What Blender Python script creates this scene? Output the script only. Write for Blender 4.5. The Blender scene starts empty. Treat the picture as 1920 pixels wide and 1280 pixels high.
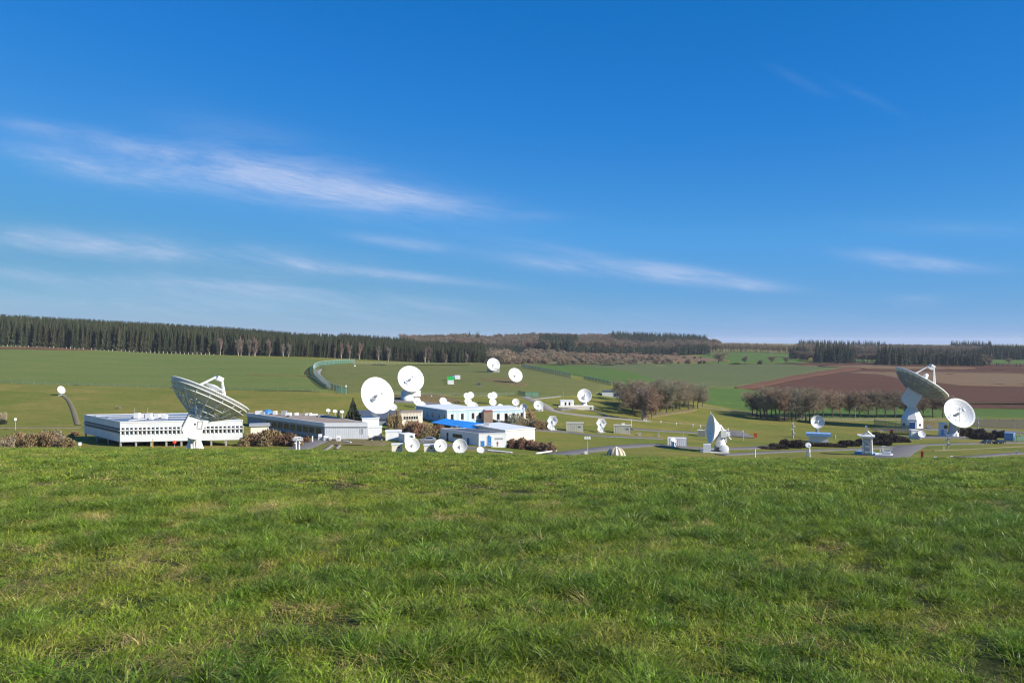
import bpy, math, random
import numpy as np
from mathutils import Vector, Matrix, Euler
R = math.radians
rng = np.random.default_rng(7)
random.seed(7)
scene = bpy.context.scene
COL = scene.collection
# ------------------------------------------------------------------ camera
F = 1500.0; CU = 960.0; CV = 640.0          # focal length and centre in photo pixels
cam_d = bpy.data.cameras.new("camera"); cam = bpy.data.objects.new("camera", cam_d); COL.objects.link(cam)
cam_d.sensor_width = 36.0; cam_d.lens = F/1920*36; cam_d.clip_start = 0.05; cam_d.clip_end = 30000
cam.location = (0, 0, 0); cam.rotation_euler = (R(90), 0, 0)
scene.camera = cam
# ------------------------------------------------------------------ light
SUN_EL, SUN_AZ = 31.0, 117.0                # azimuth clockwise from +Y (straight ahead): sun right and behind
sd = Vector((math.sin(R(SUN_AZ))*math.cos(R(SUN_EL)), math.cos(R(SUN_AZ))*math.cos(R(SUN_EL)), math.sin(R(SUN_EL))))
sun_d = bpy.data.lights.new("sun", 'SUN'); sun = bpy.data.objects.new("sun", sun_d); COL.objects.link(sun)
sun_d.energy = 4.6; sun_d.angle = R(0.53); sun_d.color = (1.0, 0.955, 0.87)
sun.rotation_euler = (-sd).to_track_quat('-Z', 'Y').to_euler(); sun.location = (50, -50, 80)
scene.view_settings.view_transform = 'Standard'; scene.view_settings.look = 'None'
scene.view_settings.exposure = 0.75; scene.view_settings.gamma = 1.0
scene.render.film_transparent = False
cy = scene.cycles
cy.max_bounces = 6; cy.diffuse_bounces = 2; cy.glossy_bounces = 2; cy.transparent_max_bounces = 12; cy.volume_bounces = 0
cy.use_adaptive_sampling = False; cy.use_denoising = True; cy.denoiser = 'OPENIMAGEDENOISE'; cy.denoising_input_passes = 'RGB_ALBEDO_NORMAL'; cy.denoising_prefilter = 'ACCURATE'; cy.filter_width = 1.25; cy.sample_clamp_indirect = 4

# ------------------------------------------------------------------ sky
world = bpy.data.worlds.new("World"); scene.world = world; world.use_nodes = True
nt = world.node_tree; nt.nodes.clear()
class NB:
    """tiny node-graph helper"""
    def __init__(s, nt): s.nt = nt
    def n(s, t, **k):
        o = s.nt.nodes.new(t)
        for a, b in k.items(): setattr(o, a, b)
        return o
    def put(s, sock, v):
        if v is None: return
        if hasattr(v, 'is_linked') or hasattr(v, 'links'): s.nt.links.new(v, sock)
        else: sock.default_value = v
    def m(s, op, a, b=None, c=None, clamp=False):
        o = s.n('ShaderNodeMath', operation=op, use_clamp=clamp)
        s.put(o.inputs[0], a); s.put(o.inputs[1], b)
        if c is not None: s.put(o.inputs[2], c)
        return o.outputs[0]
    def mix(s, f, a, b, mode='MIX'):
        o = s.n('ShaderNodeMix', data_type='RGBA', blend_type=mode)
        s.put(o.inputs[0], f); s.put(o.inputs[6], a); s.put(o.inputs[7], b)
        return o.outputs[2]
    def noise(s, vec, scale, detail=4, rough=.55, dist=0, out=0):
        o = s.n('ShaderNodeTexNoise'); s.put(o.inputs['Vector'], vec)
        o.inputs['Scale'].default_value = scale; o.inputs['Detail'].default_value = detail
        o.inputs['Roughness'].default_value = rough; o.inputs['Distortion'].default_value = dist
        return o.outputs[out]
    def ramp(s, f, pts):
        o = s.n('ShaderNodeValToRGB'); s.put(o.inputs[0], f)
        e = o.color_ramp.elements
        while len(e) < len(pts): e.new(0.5)
        for i, (p, c) in enumerate(pts): e[i].position = p; e[i].color = c if len(c) == 4 else (*c, 1)
        return o.outputs[0]
    def mapr(s, v, a, b, c=0., d=1., smooth=False):
        o = s.n('ShaderNodeMapRange'); s.put(o.inputs[0], v)
        if smooth: o.interpolation_type = 'SMOOTHSTEP'
        for i, x in enumerate((a, b, c, d)): o.inputs[i+1].default_value = x
        return o.outputs[0]
    def comb(s, x, y, z=0.):
        o = s.n('ShaderNodeCombineXYZ'); s.put(o.inputs[0], x); s.put(o.inputs[1], y); s.put(o.inputs[2], z); return o.outputs[0]
b = NB(nt)
sky = b.n('ShaderNodeTexSky', sky_type='NISHITA'); sky.sun_disc = False
sky.sun_elevation = R(SUN_EL); sky.sun_rotation = R(SUN_AZ); sky.altitude = 400
sky.air_density = 0.6; sky.dust_density = 0.0; sky.ozone_density = 3.0
tc = b.n('ShaderNodeTexCoord'); sp = b.n('ShaderNodeSeparateXYZ'); nt.links.new(tc.outputs['Generated'], sp.inputs[0])
X, Y, Z = sp.outputs
# cirrus: soft streaks laid out by compass bearing and height above the horizon
Yc = b.m('MAXIMUM', Y, 0.12)
U = b.m('ADD', b.m('MULTIPLY', b.m('DIVIDE', X, Yc), F), CU)
V = b.m('SUBTRACT', CV, b.m('MULTIPLY', b.m('DIVIDE', Z, Yc), F))
ang = R(10)
def streak(cx, cyy, L, W, a, s):
    dx = b.m('SUBTRACT', U, cx); dy = b.m('SUBTRACT', V, cyy); c, si = math.cos(R(a)), math.sin(R(a))
    p = b.m('ADD', b.m('MULTIPLY', dx, c/L), b.m('MULTIPLY', dy, si/L))
    q = b.m('ADD', b.m('MULTIPLY', dx, -si/W), b.m('MULTIPLY', dy, c/W))
    r2 = b.m('ADD', b.m('MULTIPLY', p, p), b.m('MULTIPLY', q, q))
    return b.m('MULTIPLY', b.m('EXPONENT', b.m('MULTIPLY', r2, -1)), s)
tot = None
for a in [(60, 290, 220, 18, 9, .5), (180, 262, 240, 18, 11, .45), (330, 315, 260, 40, 8, .5), (560, 340, 260, 44, 9, .75), (700, 368, 190, 26, 7, .8), (560, 296, 220, 40, 18, .35), (220, 330, 200, 24, 8, .3),
          (100, 455, 300, 26, 4, .60), (400, 478, 300, 28, 6, .70), (690, 510, 240, 9, 6, .75), (130, 522, 330, 18, 4, .6), (500, 540, 260, 14, 6, .55), (350, 570, 520, 30, 2, .55),
          (760, 457, 100, 12, 8, .8), (1040, 496, 130, 15, 7, .8), (1270, 518, 120, 15, 6, .95), (1400, 537, 70, 9, 4, .75), (1180, 490, 330, 14, 9, .4),
          (1680, 483, 100, 13, 6, .85), (1770, 500, 110, 12, 3, .6), (1720, 562, 70, 10, 0, .45), (1500, 152, 60, 10, 25, .2), (1620, 180, 70, 10, 25, .16),
          (1000, 405, 80, 10, 2, .25), (1800, 430, 200, 16, 2, .2), (1100, 590, 900, 26, 1, .22), (90, 235, 120, 10, 5, .22)]:
    t = streak(*a); tot = t if tot is None else b.m('ADD', tot, t)
wv = b.comb(b.m('MULTIPLY', U, 0.0026), b.m('MULTIPLY', b.m('SUBTRACT', V, b.m('MULTIPLY', U, .16)), 0.0125), 0.)
n1 = b.noise(wv, 1.5, 9, .62, .7); n2 = b.noise(wv, 5.5, 6, .6, .4)
nn = b.m('ADD', b.m('MULTIPLY', b.mapr(n1, .30, .68), .8), b.m('MULTIPLY', n2, .42))
cl = b.m('MULTIPLY', b.m('MULTIPLY', tot, nn), b.mapr(Y, .2, .45), clamp=True)
fib = b.noise(b.comb(b.m('MULTIPLY', U, 0.0045), b.m('MULTIPLY', b.m('SUBTRACT', V, b.m('MULTIPLY', U, .17)), 0.045), 3.), 2.2, 8, .68, 1.2)
cl = b.m('MULTIPLY', b.m('MULTIPLY', b.m('POWER', cl, 1.25), b.mapr(fib, .3, .7, .65, 1.2)), .60)
# grade the clear-air sky channel by channel to this camera's deep polarised blue
sc_ = b.n('ShaderNodeSeparateColor'); nt.links.new(sky.outputs[0], sc_.inputs[0]); cc_ = b.n('ShaderNodeCombineColor')
for i_, st_ in enumerate((((0, .003), (.086, .0085), (.12, .020), (.225, .082), (.53, .180), (.72, .265), (1, .36)),
                       ((0, .08), (.16, .170), (.21, .210), (.39, .345), (.69, .392), (.92, .445), (1, .46)),
                       ((0, .33), (.34, .565), (.41, .645), (.69, .765), (.9, .69), (1, .65)))):
    rp_ = b.ramp(b.m('DIVIDE', sc_.outputs[i_], 8.0, clamp=True), [(p_, (v_, v_, v_)) for p_, v_ in st_])
    nt.links.new(b.m('MULTIPLY', rp_, 1/1.68/.105), cc_.inputs[i_])
base = cc_.outputs[0]
out = b.mix(cl, base, (3.4, 3.85, 5.1, 1))
bg = b.n('ShaderNodeBackground'); bg.inputs['Strength'].default_value = 0.105
nt.links.new(out, bg.inputs['Color'])
wo = b.n('ShaderNodeOutputWorld'); nt.links.new(bg.outputs[0], wo.inputs[0])

# ------------------------------------------------------------------ terrain function
KN = {  # photo column: (distance, row seen at)
 0:   [(190,845),(215,833),(250,800),(300,760),(370,720),(480,690),(690,647),(900,638),(1500,634),(3000,636),(9000,640)],
 300: [(190,846),(215,835),(250,803),(300,768),(370,728),(480,697),(690,662),(760,659),(900,650),(1500,640),(3000,638),(9000,641)],
 600: [(190,848),(215,836),(245,812),(290,775),(335,740),(440,703),(640,675),(700,671),(900,655),(1500,640),(3000,638),(9000,641)],
 800: [(190,852),(225,832),(265,800),(310,772),(370,742),(460,711),(640,688),(760,681),(1000,668),(1400,652),(1800,637),(2600,634),(9000,641)],
 1000:[(200,857),(213,852),(245,832),(290,800),(335,772),(390,742),(480,711),(760,681),(1000,668),(1200,658),(1500,647),(1900,635),(2600,637),(9000,641)],
 1200:[(210,859),(225,852),(255,834),(315,802),(360,780),(430,752),(520,722),(700,692),(850,681),(1100,671),(1400,660),(1700,645),(2000,639),(9000,641)],
 1400:[(215,864),(232,857),(260,842),(310,822),(400,787),(480,761),(540,742),(650,712),(800,692),(950,682),(1150,664),(1300,660),(1700,653),(9000,643)],
 1600:[(215,865),(235,858),(270,842),(320,822),(430,787),(500,766),(570,742),(700,711),(850,691),(1000,681),(1300,672),(1800,657),(2400,650),(9000,645)],
 1920:[(215,864),(240,857),(295,836),(340,820),(430,790),(530,765),(600,741),(750,711),(900,693),(1050,686),(1500,670),(2200,655),(9000,646)]}
CREST = ([0, 300, 500, 700, 900, 1000, 1200, 1500, 1920], [842.5, 843.5, 845.5, 850, 854.5, 856.5, 860, 863, 861.5])
EYE = 1.6; DC = 35.0
US = np.arange(-400, 2321, 10.0); LD = np.linspace(math.log(.5), math.log(9000), 520)
ks = sorted(KN); DD = np.exp(LD)
colz = []
def gsm(a, s):
    k = np.exp(-.5*(np.arange(-3*s, 3*s+1)/s)**2); k /= k.sum()
    return np.convolve(np.pad(a, (3*s, 3*s), 'edge'), k, 'valid')
for c in ks:
    yc = np.interp(c, *CREST)
    kd = [35, 60, 120, 160] + [p[0] for p in KN[c]]; ky = [yc, yc+4, yc+8, yc+9] + [p[1] for p in KN[c]]
    yy = np.interp(LD, np.log(kd), ky); colz.append(gsm(yy, 4))
colz = np.array(colz)
TAB = np.array([[np.interp(u, ks, colz[:, j]) for u in US] for j in range(len(LD))]).T       # (u, d) rows seen
k = np.exp(-.5*(np.arange(-9, 10)/5.)**2); k /= k.sum()
pad = np.pad(TAB, ((9, 9), (0, 0)), 'edge'); TAB = sum(k[i]*pad[i:i+len(US)] for i in range(19))
ycr = np.interp(US, *CREST)[:, None]; kc = (ycr-CV)/F; bb = EYE/DC**2; aa = kc - 2*bb*DC
near = CV + F*(EYE + aa*DD + bb*DD**2)/DD
w = np.clip((LD - math.log(30))/(math.log(48)-math.log(30)), 0, 1); w = w*w*(3-2*w)
TAB = near*(1-w) + np.maximum(TAB, np.where(DD < 185, ycr+.6, 0))*w
ZT = -(TAB-CV)/F*DD
EDGE = (2320-CU)/F; CE = math.cos(math.atan(EDGE))
def H(x, y):
    x = np.asarray(x, float); y = np.asarray(y, float)
    th = np.arctan2(x, y); r = np.hypot(x, y)
    inside = (np.abs(th) <= math.atan(EDGE))
    d = np.where(inside, np.maximum(y, .5), np.maximum(r*CE, .5))
    t = np.where(inside, x/np.maximum(y, .5), np.sign(th)*EDGE)
    fu = np.clip((CU + F*t - US[0])/10, 0, len(US)-1.001); fd = np.clip((np.log(d)-LD[0])/(LD[1]-LD[0]), 0, len(LD)-1.001)
    i = fu.astype(int); j = fd.astype(int); a = fu-i; c = fd-j
    z = ZT[i, j]*(1-a)*(1-c)+ZT[i+1, j]*a*(1-c)+ZT[i, j+1]*(1-a)*c+ZT[i+1, j+1]*a*c
    w = np.clip((np.abs(th)-math.atan(EDGE))/R(50), 0, 1); w = w*w*(3-2*w)
    return z*(1-w) + (-EYE-.003*r)*w
def Hs(x, y): return float(H(x, y))
def G(u, v, dmin=180.):
    """first ground point beyond the near crest that this bearing and dip meets"""
    j0 = int(np.searchsorted(DD, dmin)); fu = min(max((u-US[0])/10, 0), len(US)-1.001); i = int(fu); a = fu-i
    rows = TAB[i]*(1-a)+TAB[i+1]*a
    for j in range(j0, len(LD)-1):
        if rows[j+1] <= v:
            f = 0 if rows[j] <= v else (rows[j]-v)/(rows[j]-rows[j+1])
            d = math.exp(LD[j]*(1-f)+LD[j+1]*f); break
    else: d = 8000.
    x = (u-CU)/F*d
    return Vector((x, d, Hs(x, d)))
def PD(u, v, d): return Vector(((u-CU)/F*d, d, -(v-CV)/F*d))     # point at a known distance
def gd(u, d): x = (u-CU)/F*d; return Vector((x, d, Hs(x, d)))

# ------------------------------------------------------------------ helpers
def tag(o, label=None, cat=None, group=None, kind=None):
    for k_, v_ in (('label', label), ('category', cat), ('group', group), ('kind', kind)):
        if v_: o[k_] = v_
    return o
def empty(name, loc, label, cat, group=None, rz=0.):
    o = bpy.data.objects.new(name, None); COL.objects.link(o); o.location = loc; o.rotation_euler = (0, 0, rz)
    o.empty_display_size = .5
    return tag(o, label, cat, group)
class MB:
    def __init__(s): s.v = []; s.f = []; s.sm = []
    def add(s, vs, fs, smooth=False):
        o = len(s.v); s.v += [tuple(p) for p in vs]; s.f += [tuple(i+o for i in f) for f in fs]; s.sm += [smooth]*len(fs); return s
    def box(s, c, d, rz=0., M=None, taper=1.0):
        hx, hy, hz = d[0]/2, d[1]/2, d[2]/2
        vs = []
        for z in (-1, 1):
            t = taper if z > 0 else 1
            for x, y in ((-1, -1), (1, -1), (1, 1), (-1, 1)): vs.append(Vector((x*hx*t, y*hy*t, z*hz)))
        if M is None: M = Matrix.Rotation(rz, 4, 'Z')
        vs = [M @ p + Vector(c) for p in vs]
        return s.add(vs, [(3,2,1,0),(4,5,6,7),(0,1,5,4),(1,2,6,5),(2,3,7,6),(3,0,4,7)])
    def prism(s, poly, z0, z1):
        """poly: xy list; z0/z1 numbers or lists"""
        n = len(poly); a = sum(poly[i][0]*poly[(i+1)%n][1]-poly[(i+1)%n][0]*poly[i][1] for i in range(n))
        if a < 0: poly = poly[::-1]; z0 = z0[::-1] if isinstance(z0, list) else z0; z1 = z1[::-1] if isinstance(z1, list) else z1
        z0 = z0 if isinstance(z0, list) else [z0]*n; z1 = z1 if isinstance(z1, list) else [z1]*n
        vs = [(p[0], p[1], z) for p, z in zip(poly, z0)]+[(p[0], p[1], z) for p, z in zip(poly, z1)]
        return s.add(vs, [tuple(range(n))[::-1], tuple(range(n, 2*n))]+[(i, (i+1)%n, n+(i+1)%n, n+i) for i in range(n)])
    def tube(s, a, c, r0, r1=None, n=6, smooth=True, caps=True):
        r1 = r0 if r1 is None else r1; a = Vector(a); c = Vector(c); d = c-a
        if d.length < 1e-6: return s
        q = d.to_track_quat('Z', 'Y'); vs = []
        for p, r in ((a, r0), (c, r1)):
            for i in range(n):
                t = 2*math.pi*i/n; vs.append(p + q @ Vector((r*math.cos(t), r*math.sin(t), 0)))
        fs = [(i, (i+1)%n, n+(i+1)%n, n+i) for i in range(n)]
        s.add(vs, fs, smooth)
        if caps: s.add(vs, [tuple(range(n))[::-1], tuple(range(n, 2*n))])
        return s
    def lathe(s, prof, n=24, M=None, smooth=True, c=(0,0,0), ph=0.):
        """prof: (radius, height) list"""
        vs = []; fs = []; M = M or Matrix.Identity(4)
        for r, z in prof:
            for i in range(n):
                t = 2*math.pi*i/n+ph; vs.append(M @ Vector((r*math.cos(t), r*math.sin(t), z)) + Vector(c))
        for j in range(len(prof)-1):
            for i in range(n): fs.append((j*n+i, j*n+(i+1)%n, (j+1)*n+(i+1)%n, (j+1)*n+i))
        return s.add(vs, fs, smooth)
    def build(s, name, mat, parent=None, loc=None, rot=None, label=None):
        me = bpy.data.meshes.new(name); me.from_pydata(s.v, [], s.f)
        me.polygons.foreach_set('use_smooth', s.sm)
        me.materials.append(mat); me.update()
        o = bpy.data.objects.new(name, me); COL.objects.link(o)
        if parent: o.parent = parent
        if loc is not None: o.location = loc
        if rot is not None: o.rotation_euler = rot
        if label: o['label'] = label
        return o
def np_mesh(name, vs, tris, mat, k=3, smooth=False):
    me = bpy.data.meshes.new(name); vs = np.asarray(vs, np.float32); tris = np.asarray(tris, np.int32)
    me.vertices.add(len(vs)); me.vertices.foreach_set('co', vs.ravel())
    me.loops.add(tris.size); me.loops.foreach_set('vertex_index', tris.ravel())
    me.polygons.add(len(tris)); me.polygons.foreach_set('loop_start', np.arange(0, tris.size, k, dtype=np.int32)); me.polygons.foreach_set('loop_total', np.full(len(tris), k, np.int32))
    me.polygons.foreach_set('use_smooth', np.full(len(tris), smooth))
    if mat: me.materials.append(mat)
    me.update(calc_edges=True); me.validate(); return me
def copy_thing(root, loc, rz=0., label=None, group=None, scale=None):
    r = root.copy(); COL.objects.link(r); r.location = loc; r.rotation_euler = (0, 0, rz)
    if scale is not None: r.scale = scale
    if label: r['label'] = label
    if group: r['group'] = group
    for ch in list(root.children):
        c = ch.copy(); COL.objects.link(c); c.parent = r
        for g in list(ch.children):
            d = g.copy(); COL.objects.link(d); d.parent = c
    return r

# ------------------------------------------------------------------ materials
def mat(name, col, rough=.6, metal=0., var=.12, scale=1.5, col2=None, bump=0., spec=.3, coord='Object', sub=0.):
    m = bpy.data.materials.new(name); m.use_nodes = True; nt = m.node_tree; b = NB(nt); p = nt.nodes['Principled BSDF']
    tc = b.n('ShaderNodeTexCoord').outputs[coord]
    n = b.noise(tc, scale, 5, .6)
    c2 = col2 or tuple(x*(1-2*var) for x in col)
    f = b.mapr(n, .3, .7)
    nt.links.new(b.mix(f, (*c2, 1), (*col, 1)), p.inputs['Base Color'])
    p.inputs['Roughness'].default_value = rough; p.inputs['Metallic'].default_value = metal; p.inputs['Specular IOR Level'].default_value = spec
    if bump:
        bp = b.n('ShaderNodeBump'); bp.inputs['Strength'].default_value = bump; bp.inputs['Distance'].default_value = .05
        nt.links.new(n, bp.inputs['Height']); nt.links.new(bp.outputs[0], p.inputs['Normal'])
    return m
def ground_mat(name, cols, s1=.02, s2=.25, stretch=(1, 1), ang=0., rows=None, detail=True, mic=.25):
    """cols: three colours mixed by large and medium noise in world metres"""
    m = bpy.data.materials.new(name); m.use_nodes = True; nt = m.node_tree; b = NB(nt); p = nt.nodes['Principled BSDF']
    g = b.n('ShaderNodeNewGeometry').outputs['Position']
    mp = b.n('ShaderNodeMapping'); nt.links.new(g, mp.inputs[0]); mp.inputs['Rotation'].default_value = (0, 0, R(ang)); mp.inputs['Scale'].default_value = (stretch[0], stretch[1], 1)
    v = mp.outputs[0]
    a = b.mapr(b.noise(v, s1, 5, .6, .5), .36, .64); c = b.mapr(b.noise(v, s2, 5, .65, .3), .35, .65)
    cols = [tuple(q*.92 for q in k_) for k_ in cols]
    x = b.mix(a, (*cols[0], 1), (*cols[1], 1)); x = b.mix(b.m('MULTIPLY', c, .7), x, (*cols[2], 1))
    fine = b.m('MULTIPLY', b.mapr(b.noise(g, 3.0, 4, .7), .25, .75, 1-mic, 1+mic), b.mapr(b.noise(v, .55, 6, .72, .4), .32, .68, 1-mic*.9, 1+mic*.9))
    st = b.mapr(b.noise(v, s2*2.6, 5, .7, .6), .5, .72)
    x = b.mix(b.m('MULTIPLY', st, .45), x, (*[q*.62 for q in cols[0]], 1))
    x = b.mix(1.0, x, b.comb(fine, fine, fine), 'MULTIPLY')
    if rows:
        wv = b.n('ShaderNodeTexWave', wave_type='BANDS', bands_direction='X'); wv.inputs['Scale'].default_value = rows[0]; wv.inputs['Distortion'].default_value = 1.5; wv.inputs['Detail'].default_value = 2; wv.inputs['Detail Scale'].default_value = .5
        mp2 = b.n('ShaderNodeMapping'); nt.links.new(g, mp2.inputs[0]); mp2.inputs['Rotation'].default_value = (0, 0, R(rows[1])); nt.links.new(mp2.outputs[0], wv.inputs[0])
        f = b.mapr(wv.outputs[1], 0, 1, 1-rows[2], 1+rows[2]); x = b.mix(1.0, x, b.comb(f, f, f), 'MULTIPLY')
    nt.links.new(x, p.inputs['Base Color']); p.inputs['Roughness'].default_value = .95; p.inputs['Specular IOR Level'].default_value = .08
    if detail:
        bp = b.n('ShaderNodeBump'); bp.inputs['Strength'].default_value = .5; bp.inputs['Distance'].default_value = .25
        nt.links.new(b.noise(g, 1.3, 5, .7), bp.inputs['Height']); nt.links.new(bp.outputs[0], p.inputs['Normal'])
    return m

# ------------------------------------------------------------------ ground sheet
angs = list((US-CU)/F)
dirs = [(t, 1.0) for t in angs]
te = math.atan(EDGE)
for i in range(1, 40):
    th = te + (2*math.pi-2*te)*i/40; dirs.append((math.sin(th)/CE, math.cos(th)/CE))
dirs = np.array(dirs); rows = DD[::1]
gx = dirs[:, 0:1]*rows[None]; gy = dirs[:, 1:2]*rows[None]; gz = H(gx, gy)
nc, nr = gx.shape
vs = np.stack([gx, gy, gz], -1).reshape(-1, 3)
I, J = np.meshgrid(np.arange(nc), np.arange(nr-1), indexing='ij'); I2 = (I+1) % nc
quads = np.stack([I*nr+J, I2*nr+J, I2*nr+J+1, I*nr+J+1], -1).reshape(-1, 4)
vs = np.vstack([vs, [[0, 0, -EYE-.02]]]); cidx = len(vs)-1
ground_m = ground_mat('meadow_ground', [(.112, .150, .020), (.250, .198, .048), (.160, .155, .030)], .03, .11, (1, 2.0), 20)
me = np_mesh('ground', vs, quads, ground_m, 4, True)
ground = bpy.data.objects.new('ground', me); COL.objects.link(ground); tag(ground, kind='structure')
cap = MB(); cap.add([(0, 0, -EYE)]+[tuple(p) for p in vs[np.arange(nc)*nr]], [(0, i+1, (i+1) % nc+1)[::-1] for i in range(nc)])
capo = cap.build('ground', ground_m); tag(capo, kind='structure')

# ------------------------------------------------------------------ fields, paths (sheets lying on the ground)
def field(name, poly, m, lift=.1, k=.0006, dv=2.0, du=14., kind='structure'):
    """poly: outline (bearing column, row) that is single-valued per row"""
    vmin = min(p[1] for p in poly); vmax = max(p[1] for p in poly); n = max(2, int((vmax-vmin)/dv)+1)
    umin = min(p[0] for p in poly); umax = max(p[0] for p in poly); M_ = max(2, int((umax-umin)/du)+1)
    mb = MB(); ring = []
    for i in range(n+1):
        v = vmin+(vmax-vmin)*i/n; v = min(max(v, vmin+.02), vmax-.02); xs = []
        for a in range(len(poly)):
            (x0, y0), (x1, y1) = poly[a], poly[(a+1) % len(poly)]
            if (y0-v)*(y1-v) < 0: xs.append(x0+(x1-x0)*(v-y0)/(y1-y0)+1.2*math.sin(v*1.7+a)+.8*math.sin(v*.61+a))
        l, r = min(xs), max(xs); row = []
        for j in range(M_+1):
            uj = l+(r-l)*j/M_; p = G(uj, v+.35*math.sin(uj*.053)+.25*math.sin(uj*.13+1)); e = -.25 if (i in (0, n) or j in (0, M_)) else lift+k*p.y; row.append((p.x, p.y, p.z+e))
        ring.append(row)
    vs = [p for r_ in ring for p in r_]
    fs = [(i*(M_+1)+j, (i+1)*(M_+1)+j, (i+1)*(M_+1)+j+1, i*(M_+1)+j+1) for i in range(n) for j in range(M_)]
    mb.add(vs, fs, True); o = mb.build(name, m); return tag(o, kind=kind)
def spline(pts, step):
    out = []
    P = [pts[0]]+list(pts)+[pts[-1]]
    for i in range(1, len(P)-2):
        p0, p1, p2, p3 = P[i-1:i+3]; n = max(1, int((p2-p1).length/step))
        for k_ in range(n):
            t = k_/n; out.append(.5*((2*p1)+(p2-p0)*t+(2*p0-5*p1+4*p2-p3)*t*t+(3*p1-p0-3*p2+p3)*t**3))
    out.append(P[-2]); return out
def gpath(px, step=2.5):
    pts = [G(*p) if len(p) == 2 else gd(p[0], p[2]) for p in px]
    pts = [Vector((p.x, p.y)) for p in pts]
    return spline(pts, step)
def ribbon(name, px, w, m, lift=.09, k=.0004, kind='structure', closed_w=None):
    pts = gpath(px); mb = MB(); vs = []
    for i, p in enumerate(pts):
        t = (pts[min(i+1, len(pts)-1)]-pts[max(i-1, 0)]).normalized(); n = Vector((-t.y, t.x))
        ww = w if not isinstance(w, tuple) else w[0]+(w[1]-w[0])*i/(len(pts)-1)
        for s in (-1.08, -.9, .9, 1.08):
            q = p+n*s*ww/2; vs.append((q.x, q.y, Hs(q.x, q.y)+(lift+k*q.y if abs(s) < 1 else -.12)))
    fs = [(i*4+j, i*4+j+1, (i+1)*4+j+1, (i+1)*4+j) for i in range(len(pts)-1) for j in range(3)]
    mb.add(vs, fs, True); o = mb.build(name, m); return tag(o, kind=kind)
crop_m = ground_mat('young_crop', [(.104, .158, .030), (.146, .178, .040), (.165, .168, .052)], .010, .06, (1, 3), 12, rows=(.09, 70, .05))
crop2_m = ground_mat('bright_crop', [(.055, .125, .020), (.080, .145, .026), (.115, .140, .034)], .012, .09, (1, 3), -10, rows=(.09, 60, .05))
pale_m = ground_mat('pale_crop', [(.105, .125, .045), (.130, .135, .055), (.085, .115, .036)], .010, .07, (1, 3), -8)
plough_m = ground_mat('ploughed_soil', [(.098, .046, .026), (.122, .058, .034), (.080, .038, .022)], .02, .2, (1, 3), -12, rows=(.16, 75, .10))
redsoil_m = ground_mat('red_soil', [(.150, .072, .040), (.175, .088, .050), (.120, .060, .036)], .02, .2, (1, 3), -12)
stubble_m = ground_mat('stubble', [(.185, .118, .062), (.155, .095, .050), (.205, .138, .078)], .02, .2, (1, 4), -6, rows=(.12, 85, .10))
dry_m = ground_mat('dry_grass', [(.23, .165, .085), (.185, .145, .07), (.15, .13, .055)], .03, .3)
lawn_m = ground_mat('mown_lawn', [(.090, .130, .028), (.130, .142, .036), (.190, .158, .056)], .025, .13, (1, 2), 15)
soil_m = ground_mat('bare_soil', [(.20, .125, .058), (.17, .125, .055), (.12, .12, .035)], .05, .4)
scrub_m = ground_mat('rough_scrub', [(.125, .105, .055), (.105, .115, .045), (.155, .120, .072)], .015, .12)
asph_m = ground_mat('asphalt', [(.17, .155, .150), (.195, .18, .172), (.15, .14, .135)], .05, .6, detail=False, mic=.12)
path_m = ground_mat('gravel_path', [(.27, .24, .205), (.31, .28, .24), (.22, .2, .16)], .05, .6, detail=False, mic=.12)
track_m = ground_mat('worn_track', [(.20, .16, .10), (.165, .15, .075), (.22, .18, .12)], .05, .4, mic=.15)

field('field', [(-380, 637), (0, 646), (300, 663), (600, 675), (668, 679), (640, 681), (600, 684), (583, 700), (612, 731), (640, 736), (300, 727.5), (0, 718.5), (-380, 708)], crop_m)
# clearing the brown strip below the wood
field('field', [(-60, 650), (100, 651), (200, 656), (190, 659), (60, 657), (-60, 655)], redsoil_m, lift=.35)
ribbon('field_track', [(462, 704.5), (520, 705.5), (572, 706.5), (590, 712), (606, 724)], 2.6, soil_m, lift=.4)
ribbon('field_track', [(574, 703), (578, 694), (590, 686), (620, 680)], 2.2, soil_m, lift=.4)
field('compound_lawn', [(597, 686), (640, 682), (930, 684), (1000, 690), (1075, 709), (1150, 722), (1120, 742), (1000, 745), (900, 742), (640, 737), (612, 728), (592, 702)], lawn_m, lift=.12)
field('field', [(955, 683.5), (1190, 683), (1330, 681), (1480, 683), (1600, 685), (1480, 707), (1370, 728), (1310, 727), (1150, 717), (1072, 703), (978, 687)], pale_m)
field('field', [(990, 684.5), (1120, 688), (1190, 699), (1240, 715), (1180, 722), (1148, 719), (1072, 703), (985, 686)], crop2_m, lift=.3)
field('field', [(1310, 727), (1375, 727), (1440, 736), (1700, 757), (2300, 757), (2300, 783), (1700, 783), (1480, 783), (1400, 772), (1320, 757), (1290, 742)], crop2_m, lift=.12)
field('field', [(1372, 728), (1480, 707), (1560, 693), (1700, 690.5), (2300, 694), (2300, 766), (1700, 765), (1560, 750), (1440, 736)], plough_m, lift=.2)
field('field', [(1372, 728.5), (1480, 706.5), (1600, 686.5), (1660, 688), (1640, 690), (1570, 699), (1480, 715), (1420, 728), (1400, 731)], redsoil_m, lift=.5)
field('field', [(1700, 698.5), (2300, 703), (2300, 725), (1800, 724), (1690, 713), (1640, 703), (1560, 698), (1600, 697)], stubble_m, lift=.55)
field('field', [(1440, 681), (1560, 680), (2300, 688), (2300, 694), (1750, 692), (1600, 688), (1480, 685)], plough_m, lift=.3)
field('field', [(1480, 685), (1600, 685), (1700, 689), (1900, 691), (1700, 693.5), (1600, 690), (1520, 688.5)], stubble_m, lift=.8)
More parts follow.
